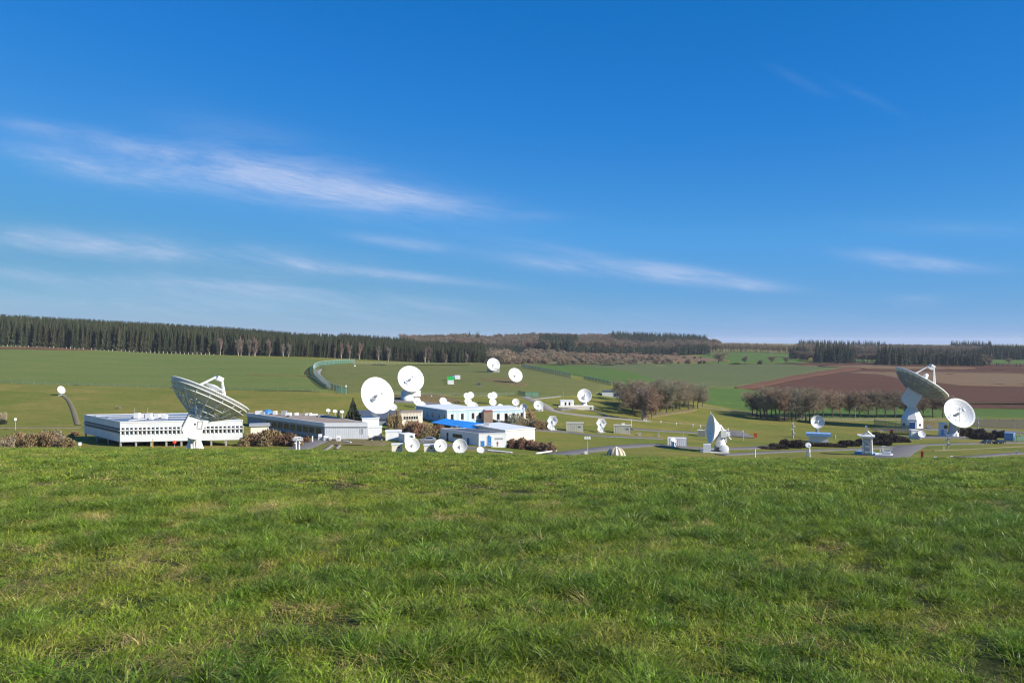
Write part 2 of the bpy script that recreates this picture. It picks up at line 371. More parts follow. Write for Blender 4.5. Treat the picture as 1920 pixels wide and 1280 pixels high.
field('field', [(1330, 658.5), (1420, 661), (1500, 663), (1520, 668), (1500, 681), (1330, 681), (1200, 676), (1310, 668)], crop2_m, lift=.3)
field('field', [(1590, 672), (1665, 672), (1665, 680), (1590, 680)], crop2_m, lift=.6)
field('field', [(1848, 665), (2300, 664), (2300, 684), (1840, 684)], crop2_m, lift=.6)
field('scrubland', [(930, 652), (1010, 651), (1060, 658), (1090, 664), (1330, 669), (1330, 677), (1200, 682), (950, 684), (925, 684)], scrub_m, lift=.3)
field('field', [(1058, 659), (1130, 664), (1300, 668.5), (1380, 679), (1260, 680), (1200, 672), (1090, 668.5)], stubble_m, lift=.9)

haze_m = bpy.data.materials.new('haze'); haze_m.use_nodes = True; nt = haze_m.node_tree; nt.nodes.clear()
pv = nt.nodes.new('ShaderNodeVolumePrincipled'); pv.inputs['Color'].default_value = (.86, .90, 1, 1); pv.inputs['Density'].default_value = .00006; pv.inputs['Anisotropy'].default_value = 0.0
ho = nt.nodes.new('ShaderNodeOutputMaterial'); nt.links.new(pv.outputs[0], ho.inputs['Volume'])
hb = MB().box((0, 0, -7), (27000, 27000, 110)).build('haze', haze_m); tag(hb, kind='stuff')
# ------------------------------------------------------------------ instanced stuff
def proto_collection(objs_meshes, name):
    c = bpy.data.collections.new(name)
    for i, me in enumerate(objs_meshes):
        o = bpy.data.objects.new('%s_%02d' % (name, i), me); c.objects.link(o)
    return c
def scatter(name, pts, rots, scl, idx, coll, m, kind='stuff'):
    """one object whose geometry nodes set a chosen piece on every point"""
    me = bpy.data.meshes.new(name); n = len(pts)
    me.vertices.add(n); me.vertices.foreach_set('co', np.asarray(pts, np.float32).ravel())
    for nm, ty, key, arr in (('rot', 'FLOAT_VECTOR', 'vector', rots), ('scl', 'FLOAT_VECTOR', 'vector', scl), ('pick', 'INT', 'value', idx)):
        a = me.attributes.new(nm, ty, 'POINT'); a.data.foreach_set(key, np.asarray(arr, np.int32 if ty == 'INT' else np.float32).ravel())
    me.materials.append(m)
    o = bpy.data.objects.new(name, me); COL.objects.link(o)
    ng = bpy.data.node_groups.new(name, 'GeometryNodeTree')
    ng.interface.new_socket('Geometry', in_out='INPUT', socket_type='NodeSocketGeometry'); ng.interface.new_socket('Geometry', in_out='OUTPUT', socket_type='NodeSocketGeometry')
    gi = ng.nodes.new('NodeGroupInput'); go = ng.nodes.new('NodeGroupOutput')
    ip = ng.nodes.new('GeometryNodeInstanceOnPoints'); ci = ng.nodes.new('GeometryNodeCollectionInfo')
    ci.inputs['Collection'].default_value = coll; ci.inputs['Separate Children'].default_value = True; ci.inputs['Reset Children'].default_value = True
    ip.inputs['Pick Instance'].default_value = True
    L = ng.links.new
    def attr(nm, ty):
        q = ng.nodes.new('GeometryNodeInputNamedAttribute'); q.data_type = ty; q.inputs['Name'].default_value = nm; return q.outputs[0]
    L(gi.outputs[0], ip.inputs['Points']); L(ci.outputs[0], ip.inputs['Instance'])
    L(attr('pick', 'INT'), ip.inputs['Instance Index'])
    e2r = ng.nodes.new('FunctionNodeEulerToRotation'); L(attr('rot', 'FLOAT_VECTOR'), e2r.inputs[0]); L(e2r.outputs[0], ip.inputs['Rotation'])
    L(attr('scl', 'FLOAT_VECTOR'), ip.inputs['Scale']); L(ip.outputs[0], go.inputs[0])
    mod = o.modifiers.new('scatter', 'NODES'); mod.node_group = ng
    return tag(o, kind=kind)

# ---- foliage materials
def leaf_mat(name, c1, c2, c3=None, s=.08, rnd=.35, trans=.0, rough=.75, fine=2.0):
    m = bpy.data.materials.new(name); m.use_nodes = True; nt = m.node_tree; b = NB(nt); p = nt.nodes['Principled BSDF']
    g = b.n('ShaderNodeNewGeometry').outputs['Position']; oi = b.n('ShaderNodeObjectInfo').outputs['Random']
    f = b.mapr(b.noise(g, s, 4, .6), .35, .65); x = b.mix(f, (*c1, 1), (*c2, 1))
    if c3: x = b.mix(b.mapr(b.noise(g, fine, 3, .6), .45, .7), x, (*c3, 1))
    r = b.mapr(oi, 0, 1, 1-rnd, 1+rnd); r2 = b.mapr(b.m('FRACT', b.m('MULTIPLY', oi, 7.13)), 0, 1, 1-rnd*.5, 1+rnd*.8); x = b.mix(1.0, x, b.comb(b.m('MULTIPLY', r, r2), r, r), 'MULTIPLY')
    nt.links.new(x, p.inputs['Base Color']); p.inputs['Roughness'].default_value = rough; p.inputs['Specular IOR Level'].default_value = .15
    if trans:
        t = b.n('ShaderNodeBsdfTranslucent'); nt.links.new(x, t.inputs[0]); ms = b.n('ShaderNodeMixShader'); ms.inputs[0].default_value = trans
        nt.links.new(p.outputs[0], ms.inputs[1]); nt.links.new(t.outputs[0], ms.inputs[2]); nt.links.new(ms.outputs[0], nt.nodes['Material Output'].inputs[0])
    return m
spruce_m = leaf_mat('spruce_needles', (.028, .046, .024), (.048, .060, .027), (.078, .072, .034), .05, .3)
bluewood_m = leaf_mat('dark_conifer', (.022, .038, .024), (.040, .056, .030), (.055, .060, .032), .03, .25)
twig_m = leaf_mat('bare_twigs', (.26, .205, .135), (.215, .170, .110), (.31, .245, .165), .03, .25)
twig2_m = leaf_mat('grey_twigs', (.26, .225, .145), (.21, .19, .115), (.30, .26, .175), .05, .2)
bark_m = leaf_mat('bark', (.10, .082, .062), (.075, .062, .046), None, .4, .15)
birch_m = leaf_mat('pale_bark', (.46, .40, .33), (.33, .28, .23), None, .8, .1)
brush_m = leaf_mat('brown_brush', (.27, .18, .085), (.20, .15, .075), (.32, .22, .11), .2, .2)
beech_m = leaf_mat('russet_hedge', (.20, .115, .07), (.14, .085, .055), (.25, .15, .085), .6, .2)
black_m = leaf_mat('dark_heather', (.030, .024, .019), (.045, .036, .026), (.06, .045, .03), .6, .2)

# ---- spruce proto
def spruce_mesh(seed, Ht=20., Rb=2.6, m=spruce_m, whorls=17, nb=11, low=.03):
    g = np.random.default_rng(seed); V = []; T = []
    def tri(a, c, d): i = len(V); V.extend([a, c, d]); T.append((i, i+1, i+2))
    for k_ in range(5):
        t0 = k_*1.2566; t1 = t0+1.2566
        tri((.22*math.cos(t0), .22*math.sin(t0), 0), (.22*math.cos(t1), .22*math.sin(t1), 0), (0, 0, Ht*.9))
    for w_ in range(whorls):
        f = w_/(whorls-1); z = Ht*(low+(1-low)*f**.93); r = Rb*(1-f)**.95*(.8+.4*g.random())+.10; z += g.normal()*.12
        for q in range(nb):
            th = 2*math.pi*(q+g.random()*.8)/nb; rr = r*(.62+.55*g.random()); dr = .30*rr+.15*g.random(); wd = .30+.26*rr
            c, s = math.cos(th), math.sin(th)
            tip = (rr*c, rr*s, z-dr); a = (.1*rr*c-wd*s*.5+.3*rr*c, .1*rr*s+wd*c*.5+.3*rr*s, z+.25-.1*g.random()); bq = (.4*rr*c+wd*s*.5, .4*rr*s-wd*c*.5, z+.2-.2*g.random())
            tri((0, 0, z+.75*Ht/whorls), a, tip); tri((0, 0, z+.75*Ht/whorls), tip, bq)
            tri(a, (.75*rr*c-.1*s, .75*rr*s+.1*c, z-dr-.9-.5*g.random()), tip)
    tri((.12, 0, Ht*.93), (-.12, .05, Ht*.93), (0, 0, Ht*1.03))
    return np_mesh('spruce', V, T, m)
# ---- bare tree: trunk and limbs tapering into a cloud of twigs
def bare_tree(seed, Ht=12., spread=.55, lev=4, twigs=1.0, up=.45, fork=.22, kid=3, tw=.035, forks=0):
    g = random.Random(seed); tr = []; cr = []
    def br(p, d, L, r, l):
        n = 3 if l < 2 else 2; cur = p.copy(); dd = d.copy()
        for i in range(n):
            q = cur+dd*L/n; (tr if l <= 1 else cr).append((cur.copy(), q.copy(), r*(1-.55*i/n), r*(1-.55*(i+1)/n)))
            if l < lev:
                cnt = kid if l else kid+1
                if l == 0 and i == 0: cnt = forks
                if l >= 2: cnt = max(1, int(round(kid*twigs*g.uniform(.7, 1.2))))
                for _ in range(cnt):
                    f = g.random(); b0 = cur.lerp(q, f); ax = Vector((g.gauss(0, 1), g.gauss(0, 1), g.gauss(0, .5))); ax = (ax-dd*ax.dot(dd)).normalized()
                    nd = (dd*(1-spread)+ax*spread*g.uniform(.8, 1.3)+Vector((0, 0, up*.35))).normalized()
                    br(b0, nd, L*g.uniform(.42, .68), max(r*.42, tw), l+1)
            dd = (dd+Vector((g.gauss(0, .09), g.gauss(0, .09), .05))).normalized(); cur = q
    br(Vector((0, 0, -.15)), Vector((g.gauss(0, .03), g.gauss(0, .03), 1)).normalized(), Ht*.72, Ht*fork/12, 0)
    return tr, cr
def sticks(segs, sides=3):
    V = []; T = []
    for a, c, r0, r1 in segs:
        d = c-a
        if d.length < 1e-5: continue
        q = d.to_track_quat('Z', 'Y'); o = len(V)
        for p, r in ((a, r0), (c, r1)):
            for i in range(sides):
                t = 2*math.pi*i/sides; V.append(tuple(p+q@Vector((r*math.cos(t), r*math.sin(t), 0))))
        for i in range(sides):
            j = (i+1) % sides; T.append((o+i, o+j, o+sides+j)); T.append((o+i, o+sides+j, o+sides+i))
    return V, T
_scale_top = 1.
def tree_meshes(seed, mt, mc, **k_):
    tr, cr = bare_tree(seed, **k_); Ht = k_.get('Ht', 12.)
    top = max([s[1].z for s in cr]+[s[1].z for s in tr]); f = Ht/top
    sc = lambda L: [(a*f, c*f, r0, r1) for a, c, r0, r1 in L]
    return np_mesh('trunk', *sticks(sc(tr), 5), mt), np_mesh('crown', *sticks(sc(cr), 3), mc)

# ---- far-off woods (one mass each)
def wood_points(cols, d_front, depth, sp, hfun, seed, jit=.5):
    """cols: (u0,u1); d_front: function of u; rows of trees going back"""
    g = np.random.default_rng(seed); P = []; S = []
    nrow = max(1, int(depth/sp))
    for r_ in range(nrow):
        dm = d_front((cols[0]+cols[1])/2)+r_*sp; du = sp/dm*F; n = int((cols[1]-cols[0])/du)
        for i in range(n+1):
            u = cols[0]+du*(i+g.uniform(-jit, jit)); d = d_front(u)+r_*sp+g.uniform(-jit, jit)*sp
            x = (u-CU)/F*d; P.append((x, d, Hs(x, d)-.1)); S.append(hfun(u, r_, g))
    return P, S
def wood(name, P, S, coll, n, m, g, wide=1.0):
    N = len(P); rots = np.zeros((N, 3)); rots[:, 2] = g.uniform(0, 6.28, N); rots[:, 0] = g.normal(0, .02, N); rots[:, 1] = g.normal(0, .02, N)
    S = np.array(S); sc = np.stack([S*wide*g.uniform(.85, 1.15, N), S*wide*g.uniform(.85, 1.15, N), S], -1)
    return scatter(name, P, rots, sc, g.integers(0, n, N), coll, m)
g0 = np.random.default_rng(3)
sp_meshes = [spruce_mesh(i, 20, 2.7+.4*(i % 3), whorls=20, nb=11) for i in range(7)]
SPR = proto_collection(sp_meshes, 'spruce_kinds')
dk_meshes = [spruce_mesh(20+i, 20, 3.3+.4*(i % 3), bluewood_m, 13, 9) for i in range(4)]
DRK = proto_collection(dk_meshes, 'dark_conifer_kinds')
def joined_bare(seed, mt, **k_):
    tr, cr = bare_tree(seed, **k_); top = max(s[1].z for s in cr+tr); f = k_['Ht']/top
    segs = [(a*f, c*f, r0, r1) for a, c, r0, r1 in tr+cr]; return np_mesh('bare_tree', *sticks(segs, 3), mt)
wood_m = leaf_mat('far_bare_twigs', (.180, .142, .098), (.140, .115, .078), (.215, .170, .120), .02, .3)
far_bare = [joined_bare(40+i, wood_m, Ht=18., spread=.5, lev=4, kid=3, tw=.11, fork=.28, twigs=.9) for i in range(4)]
BAR = proto_collection(far_bare, 'bare_tree_kinds')
print('bare far tris', [len(m.polygons) for m in far_bare])

def dF(u): return np.interp(u, [-200, 0, 300, 600, 920], [690, 702, 706, 716, 790])
def hF(u, r_, g): return float(np.interp(u, [-200, 0, 300, 450, 560, 900], [1.18, 1.16, 1.10, .98, .82, .80])*g.uniform(.84, 1.10)*(1+min(r_, 8)*.014))
P, S = wood_points((-190, 905), dF, 190, 3.3, hF, 11, .7)
P2, S2 = wood_points((-190, 360), lambda u: dF(u)+160, 60, 6, lambda u, r_, g: 1.1*g.uniform(.9, 1.1), 12)
tag(wood('spruce_forest', P+P2, S+S2, SPR, 7, spruce_m, g0), 'dense dark spruce plantation along the far edge of the green field', 'forest')
P, S = wood_points((640, 980), lambda u: 900+ (u-640)*.5, 160, 6, lambda u, r_, g: (.95 if u < 760 else .62)*g.uniform(.8, 1.1), 13)
# bare woods on the ridge
def hB(u, r_, g): return float(g.uniform(.72, 1.08)*(1+.16*math.sin(u*.035)*math.sin(u*.011+1)))
PA, SA = wood_points((760, 1345), lambda u: float(np.interp(u, [760, 900, 1000, 1090, 1200, 1345], [1150, 1130, 1190, 1260, 1330, 1300])), 560, 13, hB, 14)
PB, SB = wood_points((930, 1330), lambda u: 1900, 60, 12, hB, 15)
tag(wood('bare_woodland', PA+PB, SA+SB, BAR, 4, twig_m, g0, 1.1), 'leafless purple-brown woodland covering the ridge in the distance', 'forest')
PC, SC = wood_points((1015, 1082), lambda u: 1210, 300, 7, lambda u, r_, g: g.uniform(.95, 1.25), 16)
PD_, SD_ = wood_points((1150, 1322), lambda u: 1560, 240, 8, lambda u, r_, g: g.uniform(.95, 1.25)*(1.12 if r_ > 8 else 1), 17)
for u_, d_ in ((879, 1500), (881, 1505), (895, 1500), (893, 1506), (898, 1510), (911, 1500)):
    x_ = (u_-CU)/F*d_; PD_.append((x_, d_, Hs(x_, d_))); SD_.append(1.3 if u_ < 900 else 1.1)
PE, SE = wood_points((1085, 1270), lambda u: float(np.interp(u, [1085, 1270], [1160, 1240])), 50, 6, lambda u, r_, g: .62*g.uniform(.9, 1.1), 18)
PF, SF = wood_points((1270, 1328), lambda u: 1200, 60, 6, lambda u, r_, g: .75*g.uniform(.9, 1.1), 21)
PG, SG = wood_points((640, 780), lambda u: 1000, 200, 8, lambda u, r_, g: .95*g.uniform(.85, 1.1), 22)
tag(wood('conifer_woodland', P+PC+PD_+PE+PF+PG, S+SC+SD_+SE+SF+SG, DRK, 4, bluewood_m, g0), 'dark conifer stands within and behind the bare ridge woodland', 'forest')
# plantation with pale bare trunks, right of the ridge
PH, SH = wood_points((1325, 1520), lambda u: 1290, 120, 7, lambda u, r_, g: g.uniform(.82, .98), 23)
tag(wood('bare_plantation', PH, SH, proto_collection([joined_bare(60+i, twig_m, Ht=18., spread=.28, lev=3, kid=3, tw=.09, fork=.30, up=.9) for i in range(3)], 'slender_kinds'), 3, twig_m, g0, .6), 'straight rows of slender leafless trees beyond the small green field', 'forest')
PI_, SI = wood_points((1500, 2120), lambda u: 1380 if u < 1650 else 1500, 380, 12, lambda u, r_, g: g.uniform(.7, 1.05), 24)
tag(wood('bare_woodland', PI_, SI, BAR, 4, twig_m, g0, 1.1), 'leafless brown woodland on the horizon behind the ploughed field', 'forest')
PJ, SJ = wood_points((1500, 1660), lambda u: 1750, 60, 8, lambda u, r_, g: g.uniform(.95, 1.25), 25)
PK, SK = wood_points((1785, 1858), lambda u: 1800, 60, 8, lambda u, r_, g: g.uniform(1.1, 1.4), 26)
PL, SL = wood_points((1845, 2100), lambda u: 1300, 100, 8, lambda u, r_, g: g.uniform(1.1, 1.35), 27)
PM, SM = wood_points((1535, 1598), lambda u: 1010, 40, 6, lambda u, r_, g: g.uniform(1.0, 1.35), 28)
PN, SN = wood_points((1485, 1512), lambda u: 1100, 30, 6, lambda u, r_, g: g.uniform(.8, 1.1), 29)
PO, SO = wood_points((1650, 1700), lambda u: 960, 30, 6, lambda u, r_, g: g.uniform(.9, 1.3), 30)
PP, SP = wood_points((1690, 1845), lambda u: 985, 60, 6.5, lambda u, r_, g: g.uniform(.55, 1.15), 31)
PQ, SQ = wood_points((1850, 2100), lambda u: 1000, 8, 5, lambda u, r_, g: .28*g.uniform(.8, 1.2), 32)
tag(wood('conifer_woodland', PJ+PK+PL+PM+PN+PO+PP+PQ, SJ+SK+SL+SM+SN+SO+SP+SQ, DRK, 4, bluewood_m, g0), 'dark conifer belts beyond the ploughed field on the right', 'forest')
PR, SR = wood_points((1500, 1545), lambda u: 1060, 40, 8, lambda u, r_, g: g.uniform(.5, .8), 33)
PS, SS = wood_points((1590, 1690), lambda u: 1040, 60, 9, lambda u, r_, g: g.uniform(.6, .8), 34)
PT, ST = wood_points((1740, 1850), lambda u: 1000, 30, 8, lambda u, r_, g: g.uniform(.7, 1.0), 35)
tag(wood('bare_woodland', PR+PS+PT, SR+SS+ST, BAR, 4, twig_m, g0, 1.1), 'leafless trees mixed with the conifer belts on the right', 'forest')
# scrub on the slope between the ridge and the compound
scr = [joined_bare(70+i, twig_m, Ht=4., spread=.7, lev=3, kid=4, tw=.06, fork=.10, forks=4) for i in range(4)]
SCR = proto_collection(scr, 'scrub_kinds')
P, S = [], []
g1 = np.random.default_rng(50)
for _ in range(1500):
    u = g1.uniform(915, 1330); v = g1.uniform(658, 683)
    if u > 1060 and v < 666: continue
    if g1.random() > np.interp(u, [915, 1110, 1150, 1330], [1, 1, .45, .06]): continue
    p = G(u, v); P.append(tuple(p)); S.append(g1.uniform(.6, 1.5)*(1.7 if u < 950 else 1))
tag(wood('scrub', P, S, SCR, 4, twig_m, g1, 1.4), 'pinkish leafless scrub on the slope behind the dishes', 'scrub')

# ------------------------------------------------------------------ grass in the foreground
def blade_mat(name, c1, c2, c3, trans=.35, dry=.75):
    m = bpy.data.materials.new(name); m.use_nodes = True; nt = m.node_tree; b = NB(nt); p = nt.nodes['Principled BSDF']
    g = b.n('ShaderNodeNewGeometry').outputs['Position']; oi = b.n('ShaderNodeObjectInfo').outputs['Random']
    mp = b.n('ShaderNodeMapping'); nt.links.new(g, mp.inputs[0]); mp.inputs['Scale'].default_value = (1, 1, .2)
    big = b.mapr(b.noise(mp.outputs[0], .35, 4, .6), .38, .62); med = b.mapr(b.noise(mp.outputs[0], 2.2, 3, .6), .42, .66)
    x = b.mix(big, (*c1, 1), (*c2, 1)); x = b.mix(b.m('MULTIPLY', med, .55), x, (*c3, 1))
    fi = b.mapr(b.noise(g, 38, 2, .6), .32, .68, .42, 1.58); x = b.mix(1.0, x, b.comb(fi, fi, b.m('MULTIPLY', fi, .95)), 'MULTIPLY')
    x = b.mix(b.m('MULTIPLY', b.mapr(b.noise(g, 28, 2, .6), .56, .66), dry), x, (.42, .32, .13, 1))
    r = b.mapr(oi, 0, 1, .60, 1.36); x = b.mix(1.0, x, b.comb(r, r, r), 'MULTIPLY')
    nt.links.new(x, p.inputs['Base Color']); p.inputs['Roughness'].default_value = .38; p.inputs['Specular IOR Level'].default_value = .22
    t = b.n('ShaderNodeBsdfTranslucent'); nt.links.new(x, t.inputs[0]); ms = b.n('ShaderNodeMixShader'); ms.inputs[0].default_value = trans
    nt.links.new(p.outputs[0], ms.inputs[1]); nt.links.new(t.outputs[0], ms.inputs[2]); nt.links.new(ms.outputs[0], nt.nodes['Material Output'].inputs[0])
    return m
green_m = blade_mat('grass_blade', (.165, .262, .022), (.235, .290, .028), (.300, .290, .045))
deep_m = blade_mat('lush_grass_blade', (.105, .190, .020), (.155, .235, .025), (.215, .265, .035), dry=.4)
straw_m = blade_mat('dry_grass_blade', (.50, .37, .14), (.44, .33, .10), (.56, .43, .20))
def clump(seed, nb, rad, hmin, hmax, wid, lean, m, flat=0., tuft=6):
    g = np.random.default_rng(seed); V = []; T = []; tc = [(rad*.85*math.sqrt(g.random()), g.uniform(0, 6.28), g.uniform(.6, 1.25)) for _ in range(tuft)]
    wdir = g.uniform(0, 6.28)
    for _ in range(nb):
        tr_, ta_, th_ = tc[g.integers(0, tuft)]; q_ = rad*.26*abs(g.normal()); t = g.uniform(0, 6.28); x, y = tr_*math.cos(ta_)+q_*math.cos(t), tr_*math.sin(ta_)+q_*math.sin(t)
        h = g.uniform(hmin, hmax)*th_; w = wid*g.uniform(.7, 1.3); d = wdir+g.normal()*.9 if g.random() < .35 else t+g.normal()*.5
        le = lean*g.uniform(.3, 1.5); dx, dy = math.cos(d), math.sin(d); fx = g.uniform(0, 6.28); wx, wy = math.cos(fx)*w, math.sin(fx)*w
        o = len(V); n = 3
        for k_ in range(n+1):
            s = k_/n; bx = x+dx*le*h*s*s; by = y+dy*le*h*s*s; bz = h*(s-.38*min(le, 1.6)*s*s)*(1-flat)-.012
            if k_ < n: ww = (1-.55*s); V += [(bx-wx*ww, by-wy*ww, bz), (bx+wx*ww, by+wy*ww, bz)]
            else: V.append((bx, by, bz))
        for k_ in range(n-1): a = o+2*k_; T += [(a, a+1, a+3), (a, a+3, a+2)]
        a = o+2*(n-1); T.append((a, a+1, a+2))
    return np_mesh('grass_clump', V, T, m)
GR = []
for i in range(6): GR.append(clump(i, 230, .18, .035, .095, .0026, 1.0, green_m, tuft=9))            # 0-5 short turf
for i in range(4): GR.append(clump(10+i, 210, .15, .055, .145, .0032, 1.2, deep_m, tuft=4))           # 6-9 lush tufts
for i in range(3): GR.append(clump(20+i, 90, .16, .05, .14, .0022, 1.7, straw_m, .3, 4))        # 10-12 dry bits
for i in range(4): GR.append(clump(30+i, 240, .32, .04, .105, .0055, 1.0, green_m, tuft=11))            # 13-16 coarser, farther off
for i in range(2): GR.append(clump(36+i, 200, .28, .06, .15, .0060, 1.1, deep_m, tuft=5))            # 17-18
for i in range(2): GR.append(clump(40+i, 70, .28, .05, .12, .0035, 1.4, straw_m, .3))         # 19-20
GRC = proto_collection(GR, 'grass_kinds')
# value noise for where the tufts and the dry spots gather
def vnoise(x, y, s, seed):
    g = np.random.default_rng(seed); T_ = g.random((256, 256)); fx = x/s; fy = y/s; i = np.floor(fx).astype(int); j = np.floor(fy).astype(int); a = fx-i; c = fy-j
    a = a*a*(3-2*a); c = c*c*(3-2*c); q = lambda i_, j_: T_[i_ % 256, j_ % 256]
    return q(i, j)*(1-a)*(1-c)+q(i+1, j)*a*(1-c)+q(i, j+1)*(1-a)*c+q(i+1, j+1)*a*c
gg = np.random.default_rng(5)
def sow(d0, d1, dens, fine):
    A = .5*(d1*d1-d0*d0)*2*(1090/F); n = int(A*dens)
    d = np.sqrt(gg.uniform(d0*d0, d1*d1, n)); x = gg.uniform(-1090/F, 1090/F, n)*d
    lush = .6*vnoise(x, d, .8, 1)+.4*vnoise(x, d, .3, 2); big = vnoise(x, d, 3.5, 3)
    dry = .55*vnoise(x+50, d, .6, 4)+.45*vnoise(x, d, 2.4, 6)
    u = gg.random(n)
    pl = np.clip((lush+.22*(big-.5)+.08*np.clip(x/d/.6, -1, 1)-.40)*3.2, .04, .85); isl = u < pl*(1 if fine else .7); isd = (~isl) & ((dry-.06*np.clip(x/d/.6, -1, 1) > .60) & (u < .42) | (u > .88))
    idx = np.where(isl, gg.integers(6, 10, n), np.where(isd, gg.integers(10, 13, n), gg.integers(0, 6, n))) if fine else \
          np.where(isl, gg.integers(17, 19, n), np.where(isd, gg.integers(19, 21, n), gg.integers(13, 17, n)))
    s = gg.uniform(.75, 1.2, n)*(.85+.5*big); hh = s*(.85+.45*np.clip((lush-.35)*1.8, 0, 1))*(1 if fine else .85)
    rots = np.zeros((n, 3)); rots[:, 2] = gg.uniform(0, 6.28, n); rots[:, 0] = gg.normal(0, .08, n); rots[:, 1] = gg.normal(0, .08, n)
    return np.stack([x, d, H(x, d)], -1), rots, np.stack([s, s, hh], -1), idx
parts_ = [sow(2.6, 13, 56, True), sow(13, 28, 18, False), sow(28, 58, 9, False)]
A_ = [np.concatenate([p[i] for p in parts_]) for i in range(4)]
print('grass clumps', len(A_[0]))
tag(scatter('grass', *A_, GRC, green_m), 'short green meadow grass with tufts and dry straw in the foreground', 'grass')
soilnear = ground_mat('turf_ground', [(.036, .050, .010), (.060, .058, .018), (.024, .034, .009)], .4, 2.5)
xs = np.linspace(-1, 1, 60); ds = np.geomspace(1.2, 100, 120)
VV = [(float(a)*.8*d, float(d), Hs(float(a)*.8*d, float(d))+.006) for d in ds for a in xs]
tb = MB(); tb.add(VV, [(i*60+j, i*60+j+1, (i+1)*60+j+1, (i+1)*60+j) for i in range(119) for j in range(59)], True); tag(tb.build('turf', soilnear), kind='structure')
# ------------------------------------------------------------------ roads, paths, pads
ribbon('road', [(836, 700), (852, 707), (873, 714.8), (900, 721), (934, 731), (969, 739), (995, 749), (1020, 760), (1036, 770), (1080, 777.5), (1149, 784), (1218, 789.5)], (6.5, 4.5), path_m)
ribbon('path', [(1218, 789.5), (1290, 794.5), (1340, 799)], .8, track_m)
ribbon('path', [(822, 698), (850, 698), (882, 697), (945, 699.5)], 3., path_m)
ribbon('path', [(664, 707), (700, 711), (745, 715), (838, 719), (895, 719.5)], 2.2, path_m)
ribbon('path', [(905, 721), (940, 719), (1010, 717), (1060, 712)], 2.4, path_m)
ribbon('path', [(994, 749), (1040, 744), (1085, 739), (1125, 737)], 2.2, path_m)
field('bare_ground', [(885, 709), (960, 709), (1000, 720), (985, 726), (945, 723), (890, 713)], soil_m, lift=.14, dv=1)
field('bare_ground', [(735, 740), (830, 741), (880, 750), (850, 757), (740, 750)], soil_m, lift=.14, dv=1)
ribbon('service_yard', [(735, 752), (765, 753), (800, 756), (830, 760)], 9., asph_m)
ribbon('road', [(1045, 768), (1075, 766), (1112, 764)], 4.5, asph_m)
ribbon('road', [(1005, 806), (1036, 808.5), (1066, 810.5), (1116, 817), (1160, 819), (1195, 820.5), (1240, 822.5)], 3.6, asph_m)
ribbon('road', [(1184, 804.5), (1240, 808), (1306, 811.5), (1340, 815), (1380, 817)], 4.2, asph_m)
ribbon('road', [(1368, 807), (1384, 813), (1392, 820)], 9., asph_m)
ribbon('road', [(1040, 853), (1075, 848), (1106, 844.5), (1149, 839), (1218, 834.5), (1250, 836), (1290, 839), (1325, 841), (1400, 840.5), (1450, 837), (1500, 836)], (7., 5.), asph_m)
ribbon('road', [(1350, 853), (1428, 849), (1512, 845), (1596, 842.5), (1660, 839), (1700, 836.5), (1745, 834), (1842, 831), (1930, 829), (2000, 828)], 4.2, asph_m)
ribbon('road', [(1708, 836), (1690, 845), (1672, 856), (1660, 862)], 9., asph_m)
ribbon('road', [(1800, 858), (1893, 851), (1990, 845)], 4.5, asph_m)
ribbon('path', [(1750, 845), (1851, 840.5), (1930, 836)], .7, track_m)
ribbon('road', [(1640, 806), (1700, 806), (1760, 805), (1840, 805.5), (1914, 811), (1990, 816)], 8., asph_m)
ribbon('service_yard', [(1700, 820), (1758, 820), (1813, 821)], 10., asph_m)
ribbon('road', [(760, 826), (790, 829), (823, 833), (883, 840), (930, 846)], 5., asph_m)
ribbon('path', [(117, 741), (128, 750), (137, 768), (146, 797)], 1.7, track_m)
ribbon('path', [(-60, 802), (60, 802), (155, 802)], 2.0, track_m)
ribbon('path', [(620, 727), (603, 712), (594.5, 700), (603, 692.4), (632, 689), (665, 685.5)], 4., path_m)
ribbon('path', [(1300, 762), (1340, 766), (1400, 773), (1450, 781), (1560, 786), (1700, 787), (1920, 789)], 3.0, track_m)
ribbon('path', [(600, 848), (628, 828)], 1.2, path_m)
ribbon('path', [(629, 842), (643, 826)], 1.0, path_m)
ribbon('road', [(530, 850), (560, 841), (590, 829), (615, 822)], 6, asph_m)
ribbon('path', [(1106, 768), (1130, 776), (1146, 784)], .9, path_m)
field('bare_ground', [(1200, 777), (1260, 772), (1310, 766), (1300, 772), (1250, 779), (1205, 785)], dry_m, lift=.12, dv=1)
field('bare_ground', [(610, 823), (700, 824), (740, 830), (720, 836), (600, 834)], dry_m, lift=.1, dv=1)
field('bare_ground', [(1690, 790), (1760, 790), (1765, 801), (1690, 801)], soil_m, lift=.12, dv=1)
field('bare_ground', [(1790, 786), (2000, 786), (2000, 806), (1860, 803), (1800, 797)], scrub_m, lift=.12, dv=1.5)

# ------------------------------------------------------------------ object materials
white_m = mat('white_paint', (.76, .75, .725), .45, var=.06, scale=.6)
whiteb_m = mat('white_cladding', (.76, .76, .75), .5, var=.07, scale=.35)
cream_m = mat('cream_render', (.72, .65, .53), .8, var=.05, scale=.5)
beige_m = mat('beige_cabinet', (.50, .48, .39), .7, var=.06, scale=.8)
grey_m = mat('grey_metal', (.36, .37, .38), .5, var=.1, scale=2)
dgrey_m = mat('dark_metal', (.09, .095, .10), .5, var=.15, scale=2)
conc_m = mat('concrete', (.42, .40, .36), .9, var=.12, scale=1.2)
glass_m = mat('window_glass', (.022, .028, .034), .08, var=.2, scale=.5, spec=.7)
roofb_m = mat('membrane_roof', (.15, .18, .25), .3, var=.18, scale=.15)
brownroof_m = mat('gravel_roof', (.33, .255, .20), .9, var=.12, scale=.3)
dark_roof_m = mat('dark_roof', (.10, .11, .135), .6, var=.15, scale=.3)
